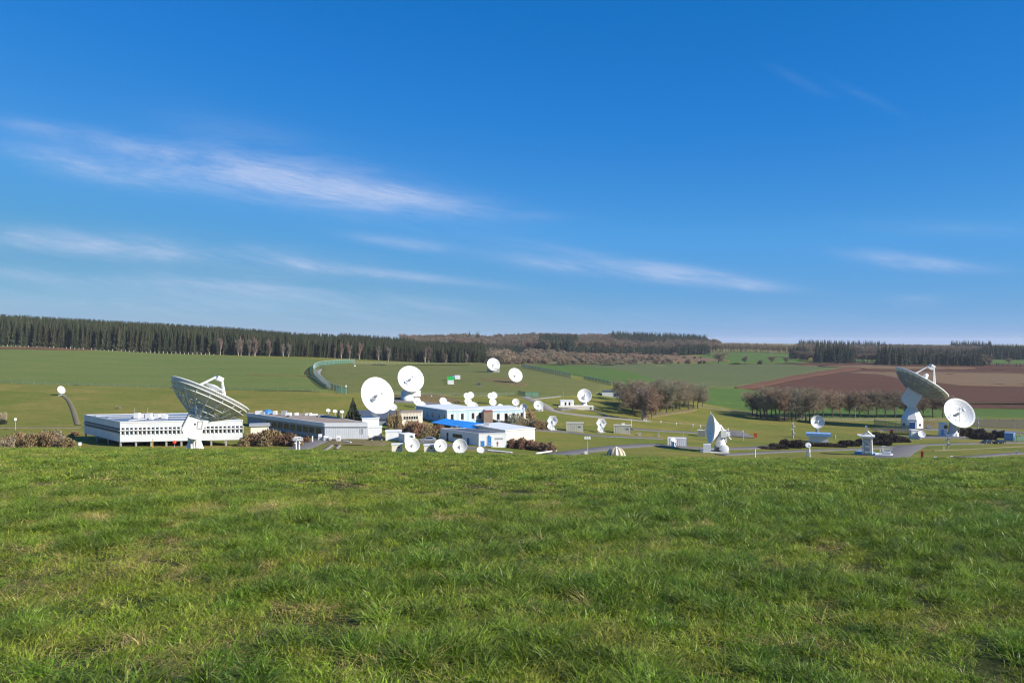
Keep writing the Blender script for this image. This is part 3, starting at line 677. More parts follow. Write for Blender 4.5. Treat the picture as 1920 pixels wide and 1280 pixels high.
greywall_m = mat('grey_panel_wall', (.30, .33, .36), .6, var=.08, scale=.5)
palewall_m = mat('pale_panel_wall', (.66, .68, .69), .6, var=.05, scale=.5)
bluewall_m = mat('pale_blue_cladding', (.36, .50, .60), .55, var=.06, scale=.5)
blue_m = mat('blue_door_paint', (.045, .20, .50), .5, var=.06, scale=1)
bluetarp_m = mat('bright_blue_roofing', (.02, .24, .68), .5, var=.12, scale=.25)
skyblue_m = mat('blue_grey_paint', (.20, .36, .58), .5, var=.06, scale=1)
green_p = mat('bright_green_sheet', (.03, .50, .10), .5, var=.08)
fence_m = mat('green_fence_wire', (.045, .15, .115), .6, var=.1)
orange_m = mat('orange_paint', (.62, .10, .025), .5, var=.08)
red_m = mat('red_paint', (.80, .05, .025), .5, var=.08)
yellow_m = mat('yellow_paint', (.65, .42, .05), .5, var=.08)
car_m = mat('black_car_paint', (.018, .02, .022), .25, var=.1, spec=.6)
carb_m = mat('silver_car_paint', (.35, .37, .40), .3, metal=.4, var=.05)
rubber_m = mat('tyre_rubber', (.02, .02, .02), .8)
light_m = mat('lamp_glass', (.7, .7, .68), .2)
brick_m = mat('red_brown_wall', (.20, .15, .11), .85, var=.15, scale=1)
ribcream_m = mat('cream_gore', (.68, .58, .38), .6, var=.08)
ribbrown_m = mat('brown_gore', (.18, .15, .10), .7, var=.1)
def panel_mat(name, col, back=False):
    m = mat(name, col, .5, var=.02, scale=.4); nt = m.node_tree; b = NB(nt); p = nt.nodes['Principled BSDF']
    tc = b.n('ShaderNodeTexCoord').outputs['Object']; s = b.n('ShaderNodeSeparateXYZ'); nt.links.new(tc, s.inputs[0])
    r = b.m('SQRT', b.m('ADD', b.m('MULTIPLY', s.outputs[0], s.outputs[0]), b.m('MULTIPLY', s.outputs[1], s.outputs[1])))
    a = b.m('ARCTAN2', s.outputs[1], s.outputs[0])
    ra = b.m('ABSOLUTE', b.m('SUBTRACT', b.m('FRACT', b.m('MULTIPLY', a, 24/6.2832)), .5)); rr = b.m('ABSOLUTE', b.m('SUBTRACT', b.m('FRACT', b.m('MULTIPLY', r, 9.)), .5))
    e = b.m('MAXIMUM', b.m('GREATER_THAN', ra, .465), b.m('GREATER_THAN', rr, .455)); f = b.mapr(e, 0, 1, 1., .72)
    l = p.inputs['Base Color'].links[0].from_socket; nt.links.new(b.mix(1.0, l, b.comb(f, f, f), 'MULTIPLY'), p.inputs['Base Color'])
    return m
dish_m = panel_mat('dish_panels', (.76, .75, .725)); dishback_m = panel_mat('dish_back', (.62, .62, .60))
def mesh_mat(name, col, op):
    m = bpy.data.materials.new(name); m.use_nodes = True; nt = m.node_tree; b = NB(nt); p = nt.nodes['Principled BSDF']; p.inputs['Base Color'].default_value = (*col, 1); p.inputs['Roughness'].default_value = .6
    t = b.n('ShaderNodeBsdfTransparent'); ms = b.n('ShaderNodeMixShader'); ms.inputs[0].default_value = op
    nt.links.new(t.outputs[0], ms.inputs[1]); nt.links.new(p.outputs[0], ms.inputs[2]); nt.links.new(ms.outputs[0], nt.nodes['Material Output'].inputs[0]); return m
fmesh_m = mesh_mat('green_wire_mesh', (.05, .17, .13), .55); fthin_m = mesh_mat('thin_wire_mesh', (.18, .22, .18), .16)

# ------------------------------------------------------------------ local frames
def frame(u, v, d=None):
    p = G(u, v) if d is None else gd(u, d)
    th = math.atan((u-CU)/F); return p, -th, p.y/F*math.cos(th), p.y/F
def rel_dir(u, rel, el):
    """unit normal: rel degrees to the right of facing the viewer, el degrees up; in a frame turned by -theta"""
    return Vector((math.sin(R(rel))*math.cos(R(el)), -math.cos(R(rel))*math.cos(R(el)), math.sin(R(el))))
def put(mesh, name, parent, loc=(0,0,0), rot=None, scale=None, label=None):
    o = bpy.data.objects.new(name, mesh); COL.objects.link(o); o.parent = parent; o.location = loc
    if rot is not None: o.rotation_euler = rot
    if scale is not None: o.scale = (scale,)*3 if not hasattr(scale, '__len__') else scale
    if label: o['label'] = label
    return o
def meshof(mb, name, m):
    o = mb.build(name, m); me = o.data; bpy.data.objects.remove(o); return me
# unit dish (diameter 1, axis +Z, vertex at the origin)
def refl(n=48, fd=.38, th=.018, k=9):
    prof = [(r, r*r/(4*fd)) for r in np.linspace(.001, .5, k)]; dz = .25/(4*fd)
    back = [(.505, dz), (.502, dz-.02)]+[(r, r*r/(4*fd)-th-.02*(1-r*2)) for r in np.linspace(.49, .001, k)]
    m = MB(); m.lathe(prof+back, n, smooth=True); return m
DZ = .25/(4*.38)
REFL = meshof(refl(), 'reflector', dish_m); REFL6 = meshof(refl(6, k=3), 'reflector', dish_m)
_b = MB()                                          # ring beam and ribs behind the shell
_b.lathe([(.18, -.03), (.20, -.10), (.16, -.12), (.001, -.12)], 20)
for i in range(16):
    t = i*math.pi/8; c, s = math.cos(t), math.sin(t); _b.tube((.18*c, .18*s, -.09), (.47*c, .47*s, .47**2/1.52-.03), .006, n=4)
BACK = meshof(_b, 'back_frame', dishback_m)
def strut_mesh(i, rr=.33, hz=.40, r=.0045):
    t = R(45+90*i); m = MB(); m.tube((rr*math.cos(t), rr*math.sin(t), rr*rr/1.52), (.03*math.cos(t), .03*math.sin(t), hz), r, n=5); return meshof(m, 'feed_strut', white_m)
STR = [strut_mesh(i) for i in range(4)]; STRT = [strut_mesh(i, .34, .40, .0045) for i in range(4)]
SUBR = meshof(MB().lathe([(.001, .385), (.055, .40), (.058, .408), (.02, .43), (.001, .43)], 16), 'subreflector', white_m)
HORN = meshof(MB().lathe([(.045, .0), (.04, .10), (.028, .14), (.001, .14)], 14), 'feed_horn', grey_m)
OFFARM = meshof(MB().tube((0, -.45, .12), (0, -.30, .42), .014, n=5).box((0, -.28, .44), (.07, .07, .09)), 'feed_arm', dgrey_m)
def dish(u, v, cx, cyy, dia, rel, el, label, group=None, kind='ped', base=True, d=None, cat='dish antenna', hexa=False, off=False, ped_r=None, name='dish_antenna', thick=False):
    p, rz, sx, sz = frame(u, v, d)
    root = empty(name, p, label, cat, group, rz); D = dia*sz
    n = rel_dir(u, rel, el); hc = (v-cyy)*sz if d is None else (CV-cyy)*sz - p.z
    q = n.to_track_quat('Z', 'Y').to_euler()
    C = Vector(((cx-u)*sx, 0, hc)) - n*DZ*D*.6            # vertex position
    o = put(REFL6 if hexa else REFL, 'reflector', root, C, q, D)
    if D > 5: put(BACK, 'back_frame', root, C, q, D)
    if off: put(OFFARM, 'feed_arm', root, C, q, D)
    else:
        for s_ in (STRT if thick else STR): put(s_, 'feed_strut', root, C, q, D)
        put(SUBR, 'subreflector', root, C, q, D); put(HORN, 'feed_horn', root, C, q, D)
    hub = C - n*.12*D
    if kind == 'ped':
        pr = ped_r or D*.085; top = max(hub.z-.02*D, .25)
        MB().lathe([(pr*1.35, -.4), (pr*1.35, top*.18), (pr, top*.22), (pr*.8, top*.85), (pr*.95, top*.88), (pr*.95, top), (.001, top)], 14, c=(hub.x*.3, hub.y*.3, 0)).build('pedestal', white_m, root)
        mm = MB(); s_ = Vector((hub.x*.3, hub.y*.3, top-.02*D))
        mm.box((s_+hub)/2, (D*.16, max(abs(hub.y), D*.10)+D*.05, max(abs(hub.z-top), D*.08)+D*.05)); mm.tube(s_, hub, D*.035, D*.05, 8); mm.build('mount', grey_m, root)
        if base: MB().box((0, 0, .0), (D*.75, D*.75, .35)).build('base', conc_m, root)
    elif kind == 'tripod':
        for a in (90, 210, 330):
            MB().tube((D*.35*math.cos(R(a)), D*.35*math.sin(R(a)), -.2), hub, D*.022, n=5).build('leg', white_m, root)
    return root, C, n, D, sx, sz

# ------------------------------------------------------------------ the two beam dishes, left and right
def truss_dish(u, v, d, rim_c, dia_px, n, label, legs, apex, style):
    p, rz, sx, sz = frame(u, v, d); root = empty('giant_dish_antenna', p, label, 'dish antenna', None, rz)
    L = lambda uu, vv, dy=0.: Vector(((uu-u)*sx, dy, (CV-vv)*sz-p.z))
    D = dia_px*sz; n = Vector(n).normalized(); q = n.to_track_quat('Z', 'Y'); qe = q.to_euler(); Cr = L(*rim_c)
    V0 = Cr-n*DZ*D*.98; P = lambda x, y, z: tuple(V0+q@Vector((x*D, y*D, z*D)))
    return root, L, D, n, q, qe, V0, P, sx, sz
# left: dish tipped to the upper right, its truss open behind
root, L, D, n, q, qe, V0, P, sx, sz = truss_dish(365, 842, 168, (395.5, 739.5), 150, (.43, .15, .87), 'white giant dish with open truss back, tilted skyward before the long stilted building', None, None, 0)
put(REFL, 'reflector', root, V0, qe, D)
tr_ = MB(); NB_ = 18; hub_r = .11; hz = -.165
rads = [(.49, .47**2/1.52-.02), (.36, .36**2/1.52-.03), (.24, .24**2/1.52-.035), (.12, -.03)]
lows = [(.46, .07), (.35, -.02), (.235, -.09), (hub_r, hz)]
for i in range(NB_):
    t = 2*math.pi*i/NB_; c, s = math.cos(t), math.sin(t); t2 = 2*math.pi*(i+1)/NB_; c2, s2 = math.cos(t2), math.sin(t2)
    for k_ in range(3):
        (r0, z0), (r1, z1) = lows[k_], lows[k_+1]; tr_.tube(P(r0*c, r0*s, z0), P(r1*c, r1*s, z1), .13, n=4)
    for k_ in range(4):
        (r0, z0), (r1, z1) = rads[k_], lows[k_]
        if i % 2 == 0 or k_ < 2: tr_.tube(P(r0*c, r0*s, z0), P(r1*c, r1*s, z1), .10, n=4)
        if k_ < 3: tr_.tube(P(rads[k_+1][0]*c, rads[k_+1][0]*s, rads[k_+1][1]), P(r1*c, r1*s, z1), .08, n=4)
        tr_.tube(P(r1*c, r1*s, z1), P(r1*c2, r1*s2, z1), .09 if k_ else .12, n=4)
tr_.build('back_truss', white_m, root)
rb = MB()
for i in range(48):
    t = 2*math.pi*i/48; t2 = 2*math.pi*(i+1)/48
    for (r_, z_, w_) in ((.503, DZ-.005, .16), (.49, DZ-.045, .13)): rb.tube(P(r_*math.cos(t), r_*math.sin(t), z_), P(r_*math.cos(t2), r_*math.sin(t2), z_), w_, n=5, caps=False)
rb.build('rim_beam', white_m, root)
MB().lathe([(.001, .02), (.125, .0), (.13, -.16), (.10, -.19), (.001, -.19)], 20, M=Matrix.Diagonal((D, D, D, 1))).build('hub', white_m, root, V0, qe)
AP = L(408.5, 711); axis = n; side = Vector((0, 1, 0)); 
apx = V0+n*(AP-V0).dot(n)
fs = MB()
for (rx, ry) in ((.30, .26), (.30, -.26), (-.30, .26), (-.30, -.26)):
    pass
ex = Vector((n.z, 0, -n.x)).normalized(); ey = n.cross(ex).normalized()   # across the dish in and out of the view
for sgn, uu in ((-1, .27), (1, .25)):
    for sy in (-1, 1):
        foot = V0+ex*sgn*uu*D+ey*sy*.17*D+n*((uu*uu+.17**2)/1.52*D-.05); top = apx+ey*sy*.35+ex*sgn*.7+n*.2
        MB().tube(foot, top, .26, .22, 6).build('feed_leg', white_m, root)
MB().box(apx+n*.25, (2.2, 1.3, .8), M=q.to_matrix().to_4x4()).build('feed_leg_cap', white_m, root)
sr = V0+n*((apx-V0).length-1.9)
MB().lathe([(.001, -.5), (1.0, -.25), (1.75, .05), (1.78, .16), (.6, .5), (.001, .5)], 24).build('subreflector', white_m, root, sr, qe)
rr = MB()
for i in range(24): t, t2 = i*math.pi/12, (i+1)*math.pi/12; rr.tube(sr+q@Vector((2.35*math.cos(t), 2.35*math.sin(t), .1)), sr+q@Vector((2.35*math.cos(t2), 2.35*math.sin(t2), .1)), .07, n=4)
for a in range(4): t = a*math.pi/2; rr.tube(sr+q@Vector((1.7*math.cos(t), 1.7*math.sin(t), .1)), sr+q@Vector((2.4*math.cos(t), 2.4*math.sin(t), .1)), .06, n=4)
rr.build('walkway_ring', white_m, root)
MB().lathe([(.9, -.2), (.75, 2.2), (.4, 3.0), (.001, 3.0)], 18).build('feed_horn', white_m, root, V0, qe)
# slanted cabin with rounded underside
def yoke(pts, thick, name, m, parent, y0=None):
    y0 = -thick/2 if y0 is None else y0; mb = MB(); k_ = len(pts); vs = [(a.x, y0, a.z) for a in pts]+[(a.x, y0+thick, a.z) for a in pts]
    mb.add(vs, [tuple(range(k_)), tuple(range(k_, 2*k_))[::-1]]+[(i, k_+i, k_+(i+1) % k_, (i+1) % k_) for i in range(k_)]); return mb.build(name, m, parent)
cabpts = [L(356, 771), L(341.5, 801.5), L(344, 808), L(350, 815), L(358, 819), L(367, 820.5), L(374, 818), L(379, 811), L(380, 804), L(391, 787), L(384, 783)]
cab = yoke(cabpts, 6.2, 'cabin', white_m, root)
dr = MB(); 
for i, (a, c) in enumerate((((371, 787.5), (380, 787.5)), ((380, 787.5), (378, 802)), ((378, 802), (369.5, 800)), ((369.5, 800), (371, 787.5)))):
    A, B_ = L(*a, -3.14), L(*c, -3.14); dr.tube(A, B_, .09, n=4)
dr.build('cabin_door', grey_m, cab)
MB().box(L(366, 792, -3.15), (.35, .1, .35)).build('vent', dgrey_m, cab)
for sy in (-1, 1):
    yoke([L(340, 800.5), L(356, 770.5), L(357, 772), L(341.5, 802)], .5, 'cabin_edge_rail', grey_m, cab, sy*3.2-.25)
MB().box(((L(372, 781)+L(384, 784))/2), (3.4, 5.6, 2.0)).build('elevation_bearing', grey_m, root)
MB().box(L(383, 785.5, -2.4), (1.6, .6, 1.2)).build('drive_box', grey_m, cab)
bp_ = L(364.5, 818); bb_ = L(364.5, 842)
w0, w1 = 12.2*sx, 21*sx
MB().lathe([(w1*1.1, -1.5), (w1*1.06, 0.), (w0*1.06, bp_.z-.9), (w0*1.15, bp_.z-.75), (w0*1.15, bp_.z), (.001, bp_.z)], 8, smooth=False, c=(0, 0, 0), ph=R(22.5)).build('pedestal', white_m, root)
for xx in (-.5, 0, .5): MB().box((xx-.2, -w1*.79, 1.4), (.18, .12, 3.0), M=Matrix.Rotation(R(-11), 4, 'X')).build('pedestal_rib', conc_m, root)

# right: tall dish with solid-skinned back on an octagonal tower
root, L, D, n, q, qe, V0, P, sx, sz = truss_dish(1710, 802, None, (1728, 716), 102, (.50, .22, .84), 'tall white dish on octagonal tower with blue door, tilted over the ploughed field', None, None, 1)
put(REFL, 'reflector', root, V0, qe, D)
bk = MB(); bk.lathe([(.50, DZ-.012), (.38, .055), (.26, -.01), (.14, -.06), (.10, -.07)], 24, M=Matrix.Diagonal((D, D, D, 1)), smooth=False)
backpan_m = mat('speckled_shaded_back_panels', (.42, .40, .37), .7, var=.3, scale=.35, col2=(.22, .22, .22))  # speckled grey skin, its colour darkened to stand for shade behind the dish
bk.build('back_skin', backpan_m, root, V0, qe)
rbb = MB()
for i in range(24):
    t = 2*math.pi*i/24; c, s = math.cos(t), math.sin(t)
    for (r0, z0), (r1, z1) in (((.49, DZ-.02), (.38, .048)), ((.38, .048), (.26, -.017)), ((.26, -.017), (.14, -.067))): rbb.tube(P(r0*c, r0*s, z0), P(r1*c, r1*s, z1), .12, n=4)
for r_, z_ in ((.38, .046), (.26, -.019)):
    for i in range(24): t, t2 = 2*math.pi*i/24, 2*math.pi*(i+1)/24; rbb.tube(P(r_*math.cos(t), r_*math.sin(t), z_), P(r_*math.cos(t2), r_*math.sin(t2), z_), .1, n=4)
rbb.build('back_ribs', grey_m, root)
AP = L(1748, 685); ex = Vector((n.z, 0, -n.x)).normalized(); ey = n.cross(ex).normalized(); apx = V0+n*(AP-V0).dot(n)
apx = apx*.35+AP*.65
for sgn, uu in ((-1, .26), (1, .30)):
    for sy in (-1, 1):
        foot = V0+ex*sgn*uu*D+ey*sy*.13*D+n*((uu*uu+.13**2)/1.52*D-.05)
        MB().tube(foot, apx+ey*sy*.6+ex*sgn*.8, .24, .2, 6).build('feed_leg', white_m, root)
MB().box(apx, (2.6, 2.0, .9), M=q.to_matrix().to_4x4()).build('feed_leg_cap', white_m, root)
MB().lathe([(.001, -.9), (.8, -.7), (1.5, -.2), (1.4, .1), (.001, .1)], 20).build('subreflector', white_m, root, apx-n*1.0, qe)
MB().lathe([(1.7, -.2), (1.5, 3.2), (1.05, 8.2), (.7, 8.9), (.001, 9.0)], 20).build('feed_cone', white_m, root, V0, qe)
yk = yoke([L(1702, 722), L(1700, 731), L(1689.5, 745.5), L(1690, 750), L(1695, 756), L(1702, 761), L(1711, 763.5), L(1718, 760), L(1731, 738), L(1724, 728)], 7.6, 'yoke', white_m, root)
yk2 = MB(); 
w0, w1, hk = 8.5*sx*1.05, 21.5*sx*1.05, (CV-785)*sz-root.location.z; ht = (CV-761.5)*sz-root.location.z
MB().lathe([(w1, -.8), (w1, hk), (w0, ht), (.001, ht)], 8, smooth=False, ph=R(22.5)).build('tower', white_m, root)
ap = w1*math.cos(R(22.5))
dd = MB(); dd.box((0, 0, 0), (2.4, .12, 2.9)); do = dd.build('door', blue_m, root, (.5*sx, -ap-.03, 1.55))
MB().box((.8, -.1, -.1), (.12, .12, .3)).build('handle', grey_m, do)
fr_ = MB()
for a, c in (((-1.3, 0, -1.5), (-1.3, 0, 1.6)), ((1.3, 0, -1.5), (1.3, 0, 1.6)), ((-1.3, 0, 1.6), (1.3, 0, 1.6))): fr_.tube(a, c, .1, n=4)
fr_.build('frame', white_m, do)
for s_ in (-1, 1):
    a = R(-90+s_*45); MB().box((0, 0, 0), (1.1, .12, 1.1), rz=0).build('window', glass_m, root, ((ap+.02)*math.cos(a), (ap+.02)*math.sin(a), 1.9), (0, 0, a+R(90)))

# ------------------------------------------------------------------ big and middling white dishes
bigd = [  # base u, v, centre, diameter, turn, tilt, label, options
 (704, 822, 706, 742, 70, 32, 18, 'largest white dish face-on, standing behind the pale panelled office wing', dict(base=False, ped_r=1.3, thick=True, d=243)),
 (764, 751, 769.5, 711, 51, 20, 22, 'second largest white face-on dish, with white cabins at its foot', dict(ped_r=1.9, thick=True)),
 (925, 699, 925, 683.5, 25, 20, 22, 'white dish on a grey block, farthest up the slope before the spruce wood', dict(ped_r=1.1)),
 (967, 718.5, 966, 703.5, 28, 26, 26, 'white dish on bare brown soil, halfway up the slope', dict(ped_r=.8)),
 (1095, 762, 1096, 742, 26.5, 4, 22, 'white dish with dark feed on a conical pedestal beside the flat-roofed hut', dict(ped_r=1.3, base=False)),
 (1785, 818, 1797, 774.5, 58, 33, 27, 'white ribbed dish at the right, leaning right beside its blue-grey cabin', dict(ped_r=1.7, thick=True)),
 (1533, 822, 1533, 790.5, 24, 4, 12, 'round pale dish standing on the blue-roofed hut', dict(kind='none', thick=True)),
]
for a in bigd:
    r_ = dish(a[0], a[1], a[2], a[3], a[4], a[5], a[6], a[7], **a[8])
    if a[0] == 704:
        rt, C, n, D, sx, sz = r_
    if a[0] == 764:
        root, C, n, D, sx, sz = r_
        MB().box((15*sx, 1.5, (751-738)*sz), (20*sx, 3.0, 11*sz)).box((14*sx, 1.5, 2.2), (.4, .4, 4.6)).box((22*sx, 1.5, 2.2), (.4, .4, 4.6)).build('equipment_cabin', white_m, root)
        MB().lathe([(12*sx, -.3), (11*sx, 17*sz), (8*sx, 18*sz), (.001, 18*sz)], 20, c=(-1*sx, 3, 0)).build('drum', white_m, root)
    if a[0] == 925:
        root, C, n, D, sx, sz = r_
        MB().box((0, 1.0, 4*sz), (24*sx, 4.5, 8*sz)).build('block', conc_m, root)
    if a[0] == 1785:
        root, C, n, D, sx, sz = r_
        cb = MB().box((-17*sx, 1.0, 12*sz), (17*sx, 5., 24*sz)).build('cabin', whiteb_m, root)
        MB().box((-11.5*sx, -1.56, 18*sz), (7*sx, .12, 6*sz)).build('window', glass_m, cb)
        MB().box((-18*sx, -1.56, 8*sz), (5*sx, .12, 9*sz)).build('door', skyblue_m, cb)
        lf = MB()
        for k_ in range(6): z = 1+k_*2.1; lf.box((5*sx, -1.2, z), (3.6, .25, .18))
        for xx in (-1.7, 1.7): lf.box((5*sx+xx, -1.2, 6.5), (.2, .2, 12.))
        lf.build('ladder', white_m, root)
        MB().tube(C+n*DZ*D+Vector((-2.2, 0, D*.42)), C+n*DZ*D+Vector((-2.2, 0, D*.55)), .07, n=4).build('lightning_rod', grey_m, root)
    if a[0] == 1533:
        root, C, n, D, sx, sz = r_
        MB().box((0, .8, C.z-8*sz), (6*sx, 1.2, 20*sz)).tube((0, .8, 0), (0, .8, C.z-4*sz), .5, n=8).build('pedestal', white_m, root)
        MB().box((-2.5*sx, .2, C.z-17*sz), (2.2*sx, 1.0, 6*sz)).build('motor_box', dgrey_m, root)
small = [
 (738, 770, 738, 763.5, 13, 10, 20, 'small white dish peeping out right of the largest dish'),
 (783, 764, 782, 752, 14.5, 20, 24, 'small white dish below the second largest dish, left of its pair'),
 (831, 764, 831, 752, 14.5, 20, 24, 'small white dish alone above the left roof, between two pairs'),
 (875.5, 758, 875, 742, 11.5, 16, 20, 'small white dish, left one at the top of the first cluster'),
 (883, 757, 882.7, 740.5, 12.5, 18, 22, 'small white dish, right one at the top of the first cluster'),
 (878, 766, 877.7, 752.5, 14, 20, 24, 'small white dish below the top pair of the first cluster'),
 (920.5, 758, 920, 742, 11.5, 16, 20, 'small white dish, left one at the top of the second cluster'),
 (926, 757, 926.2, 741, 12.8, 20, 22, 'small white dish, right one at the top of the second cluster'),
 (923, 768, 924, 753.5, 14, 20, 24, 'small white dish standing below the top pair of the second cluster'),
 (967.5, 763, 967, 753.7, 13.5, 12, 20, 'small white dish on short stem, alone right of the second cluster'),
 (1010, 770, 1009.5, 759.5, 18, 10, 20, 'medium white dish with a white box at its foot, beside the bending road'),
 (115, 741, 114.5, 731, 15, 35, 22, 'lone small white dish on the meadow at the far left, at a path end'),
]
for a in small: dish(*a, group='small white dishes on the compound')
roofd = [
 (790, 775, 789.5, 760.5, 19, 12, 40, 'upturned white dish rising behind the left office roof, first from the left'),
 (840, 776, 839.5, 761.5, 19, 12, 40, 'upturned white dish rising behind the left office roof, second from the left'),
 (887, 777, 886.5, 762, 20, 8, 42, 'upturned white dish rising behind the middle of the office roof'),
 (938.5, 777, 938.5, 763.5, 13.5, 32, 30, 'slim upturned white dish behind the right office roof'),
]
for a in roofd: dish(*a, group='upturned white dishes behind the office roof', kind='ped')
front = [
 (773, 848, 773, 834, 27, 4, 16, 'white front-row dish before the small box hut, left of three'),
 (826, 849, 826, 835, 24, 10, 18, 'white front-row dish beside a low white box, middle of three'),
 (862.5, 850, 862.5, 836, 27, -4, 14, 'white front-row dish nearest the blue-door building, right of three'),
]
for a in front: dish(*a, group='white dishes along the foreground crest', off=False, base=False)
dish(770, 836, 770, 822, 13, -25, 20, 'little white dish tucked above the left front-row dish', off=True)
dish(901, 850, 901, 843.5, 14, 10, 45, 'little upturned white dish below the blue doors', off=True)
dish(982, 800, 981.6, 763.5, 14.5, -14, 12, 'pinkish dish seen obliquely on a tall mast above the shrubs', off=True, ped_r=.35, base=False)
dish(1036.5, 806, 1036, 788.5, 20.5, -3, 12, 'six-sided white dish left of the beige cabinets', hexa=True, off=True, ped_r=.5)
dish(1033, 807.5, 1032.5, 799, 12, 5, 25, 'little white dish in front of the left six-sided dish', off=True)
dish(1127.5, 810, 1127.5, 793, 19.5, 3, 12, 'six-sided white dish between the two beige cabinets', hexa=True, off=True, ped_r=.5)
dish(1126, 811.5, 1126, 804, 11, 5, 25, 'little white dish in front of the right six-sided dish', off=True)
dish(616, 786, 615.6, 769.5, 8, 10, 50, 'tiny white dish behind the brown roof, leftmost of three', group='tiny dishes behind the brown roof', off=True)
dish(628.5, 787, 628.3, 771, 8, 10, 50, 'tiny white dish behind the brown roof, middle of three', group='tiny dishes behind the brown roof', off=True)
dish(641.5, 788, 641.5, 772, 7.5, 10, 50, 'tiny white dish behind the brown roof, right of three beside the tall conifer', group='tiny dishes behind the brown roof', off=True)
# white box at the medium dish
# ---- dish seen from the side at 1334: shaded hollow to the left, lit back to the right
p, rz, sx, sz = frame(1340, 847); root = empty('tracking_dish_antenna', p, 'white dish turned left with blue-shaded hollow, on a concrete pad with drum and cabinet', 'dish antenna', None, rz)
L = lambda uu, vv, dy=0.: Vector(((uu-1340)*sx, dy, (847-vv)*sz)); D = 54*sz
n = rel_dir(0, -74, 4); q = n.to_track_quat('Z', 'Y'); qe = q.to_euler(); V0 = L(1333, 804)-n*DZ*D*.9
put(REFL, 'reflector', root, V0, qe, D)
MB().lathe([(.503, DZ-.01), (.40, .07), (.22, -.10), (.14, -.16), (.001, -.16)], 24, M=Matrix.Diagonal((D, D, D, 1)), smooth=False).build('back_cone', white_m, root, V0, qe)
for s_ in STR: put(s_, 'feed_strut', root, V0, qe, D)
put(SUBR, 'subreflector', root, V0, qe, D)
MB().tube(L(1333, 778), L(1332.5, 772), .09, n=4).build('lightning_rod', white_m, root)
MB().tube(L(1350, 796), L(1357, 806), .3, n=6).box(L(1357, 812), (10*sx, 3.4, 13*sz)).build('elevation_housing', white_m, root)
MB().lathe([(1.6, 0), (1.5, 30*sz*.5), (1.2, 26*sz), (.001, 26*sz)], 16, c=L(1351, 842)).build('pedestal', white_m, root)
pf = MB(); pf.box(L(1362, 815), (14*sx, 2.6, .25))
for k_ in range(5): x = 1356+k_*3; pf.tube(L(x, 815, -1.2), L(x, 808, -1.2), .08, n=4)
pf.tube(L(1355, 808, -1.2), L(1369, 808, -1.2), .08, n=4); pf.tube(L(1363, 815), L(1371, 823), .16, n=5); pf.tube(L(1358, 816), L(1362, 828), .16, n=5); pf.box(L(1361, 822), (4*sx, 1.6, 8*sz)); pf.tube(L(1365, 807), L(1365, 802), .1, n=4)
pf.box(L(1364, 811), (8*sx, 1.5, 2.5*sz))
pf.build('service_platform', white_m, root)
MB().lathe([(8.2*sx, -.35), (8.2*sx, .0), (7.2*sx, .25), (1.0, .32), (.001, .32)], 24, M=Matrix.Rotation(R(82), 4, 'X')).build('drum', white_m, root, L(1358, 839, -2.2))
MB().box(L(1326, 838, -3.2), (14*sx, 2.2, 16*sz)).build('cabinet', palewall_m, root)
MB().box(L(1344, 841, 0), (10*sx, 3, 9*sz)).build('drive_box', dgrey_m, root)
MB().box((0, 0, .1), (54*sx, 9.5, .55)).build('base', conc_m, root)

# ------------------------------------------------------------------ buildings
def wall_pt(A, B, f, out=0.):
    A = Vector(A); B = Vector(B); t = (B-A).normalized(); nrm = Vector((t.y, -t.x)); return A+(B-A)*f+nrm*out
def slab(mb, A, B, f0, f1, z0, z1, out, inn, off):
    """box lying on the wall line A-B (outside on its right hand), from out proud to inn behind"""
    a, c = wall_pt(A, B, f0, out), wall_pt(A, B, f1, out); d_, e = wall_pt(A, B, f1, -inn), wall_pt(A, B, f0, -inn)
    return mb.prism([(p.x-off.x, p.y-off.y) for p in (a, c, d_, e)], z0-off.z, z1-off.z)
def XY(u, d): return Vector(((u-CU)/F*d, d))
def block(name, label, foot, z0, z1, wm, rm, cat='building', roof_t=.35, over=.0, group=None):
    """foot: xy corners going right-handed as seen from outside (first edge faces the viewer)"""
    c = sum((Vector(p) for p in foot), Vector((0, 0)))/len(foot); off = Vector((c.x, c.y, z0))
    root = empty(name, off, label, cat, group)
    fl = [(p[0]-c.x, p[1]-c.y) for p in foot]
    MB().prism(fl, -.6 if z0 < -20 else 0, z1-z0-roof_t).build('wall', wm, root)
    k_ = 1+over; MB().prism([(x*k_, y*k_) for x, y in fl], z1-z0-roof_t, z1-z0).build('roof', rm, root)
    return root, off
def windows(root, off, A, B, fs, w, z0, z1, name='window', m=None, frame_m=None, proud=.03):
    Lw = (Vector(B)-Vector(A)).length
    for f in fs:
        mb = MB(); slab(mb, A, B, f-w/2/Lw, f+w/2/Lw, z0, z1, proud, .1, off); o = mb.build(name, m or glass_m, root)
        if frame_m:
            fr = MB(); t = .07/Lw
            slab(fr, A, B, f-w/2/Lw-t, f-w/2/Lw, z0-.08, z1+.08, proud+.06, .1, off); slab(fr, A, B, f+w/2/Lw, f+w/2/Lw+t, z0-.08, z1+.08, proud+.06, .1, off)
            slab(fr, A, B, f-w/2/Lw, f+w/2/Lw, z1, z1+.08, proud+.06, .1, off); slab(fr, A, B, f-w/2/Lw, f+w/2/Lw, z0-.08, z0, proud+.06, .1, off)
            fr.build('frame', frame_m, o)
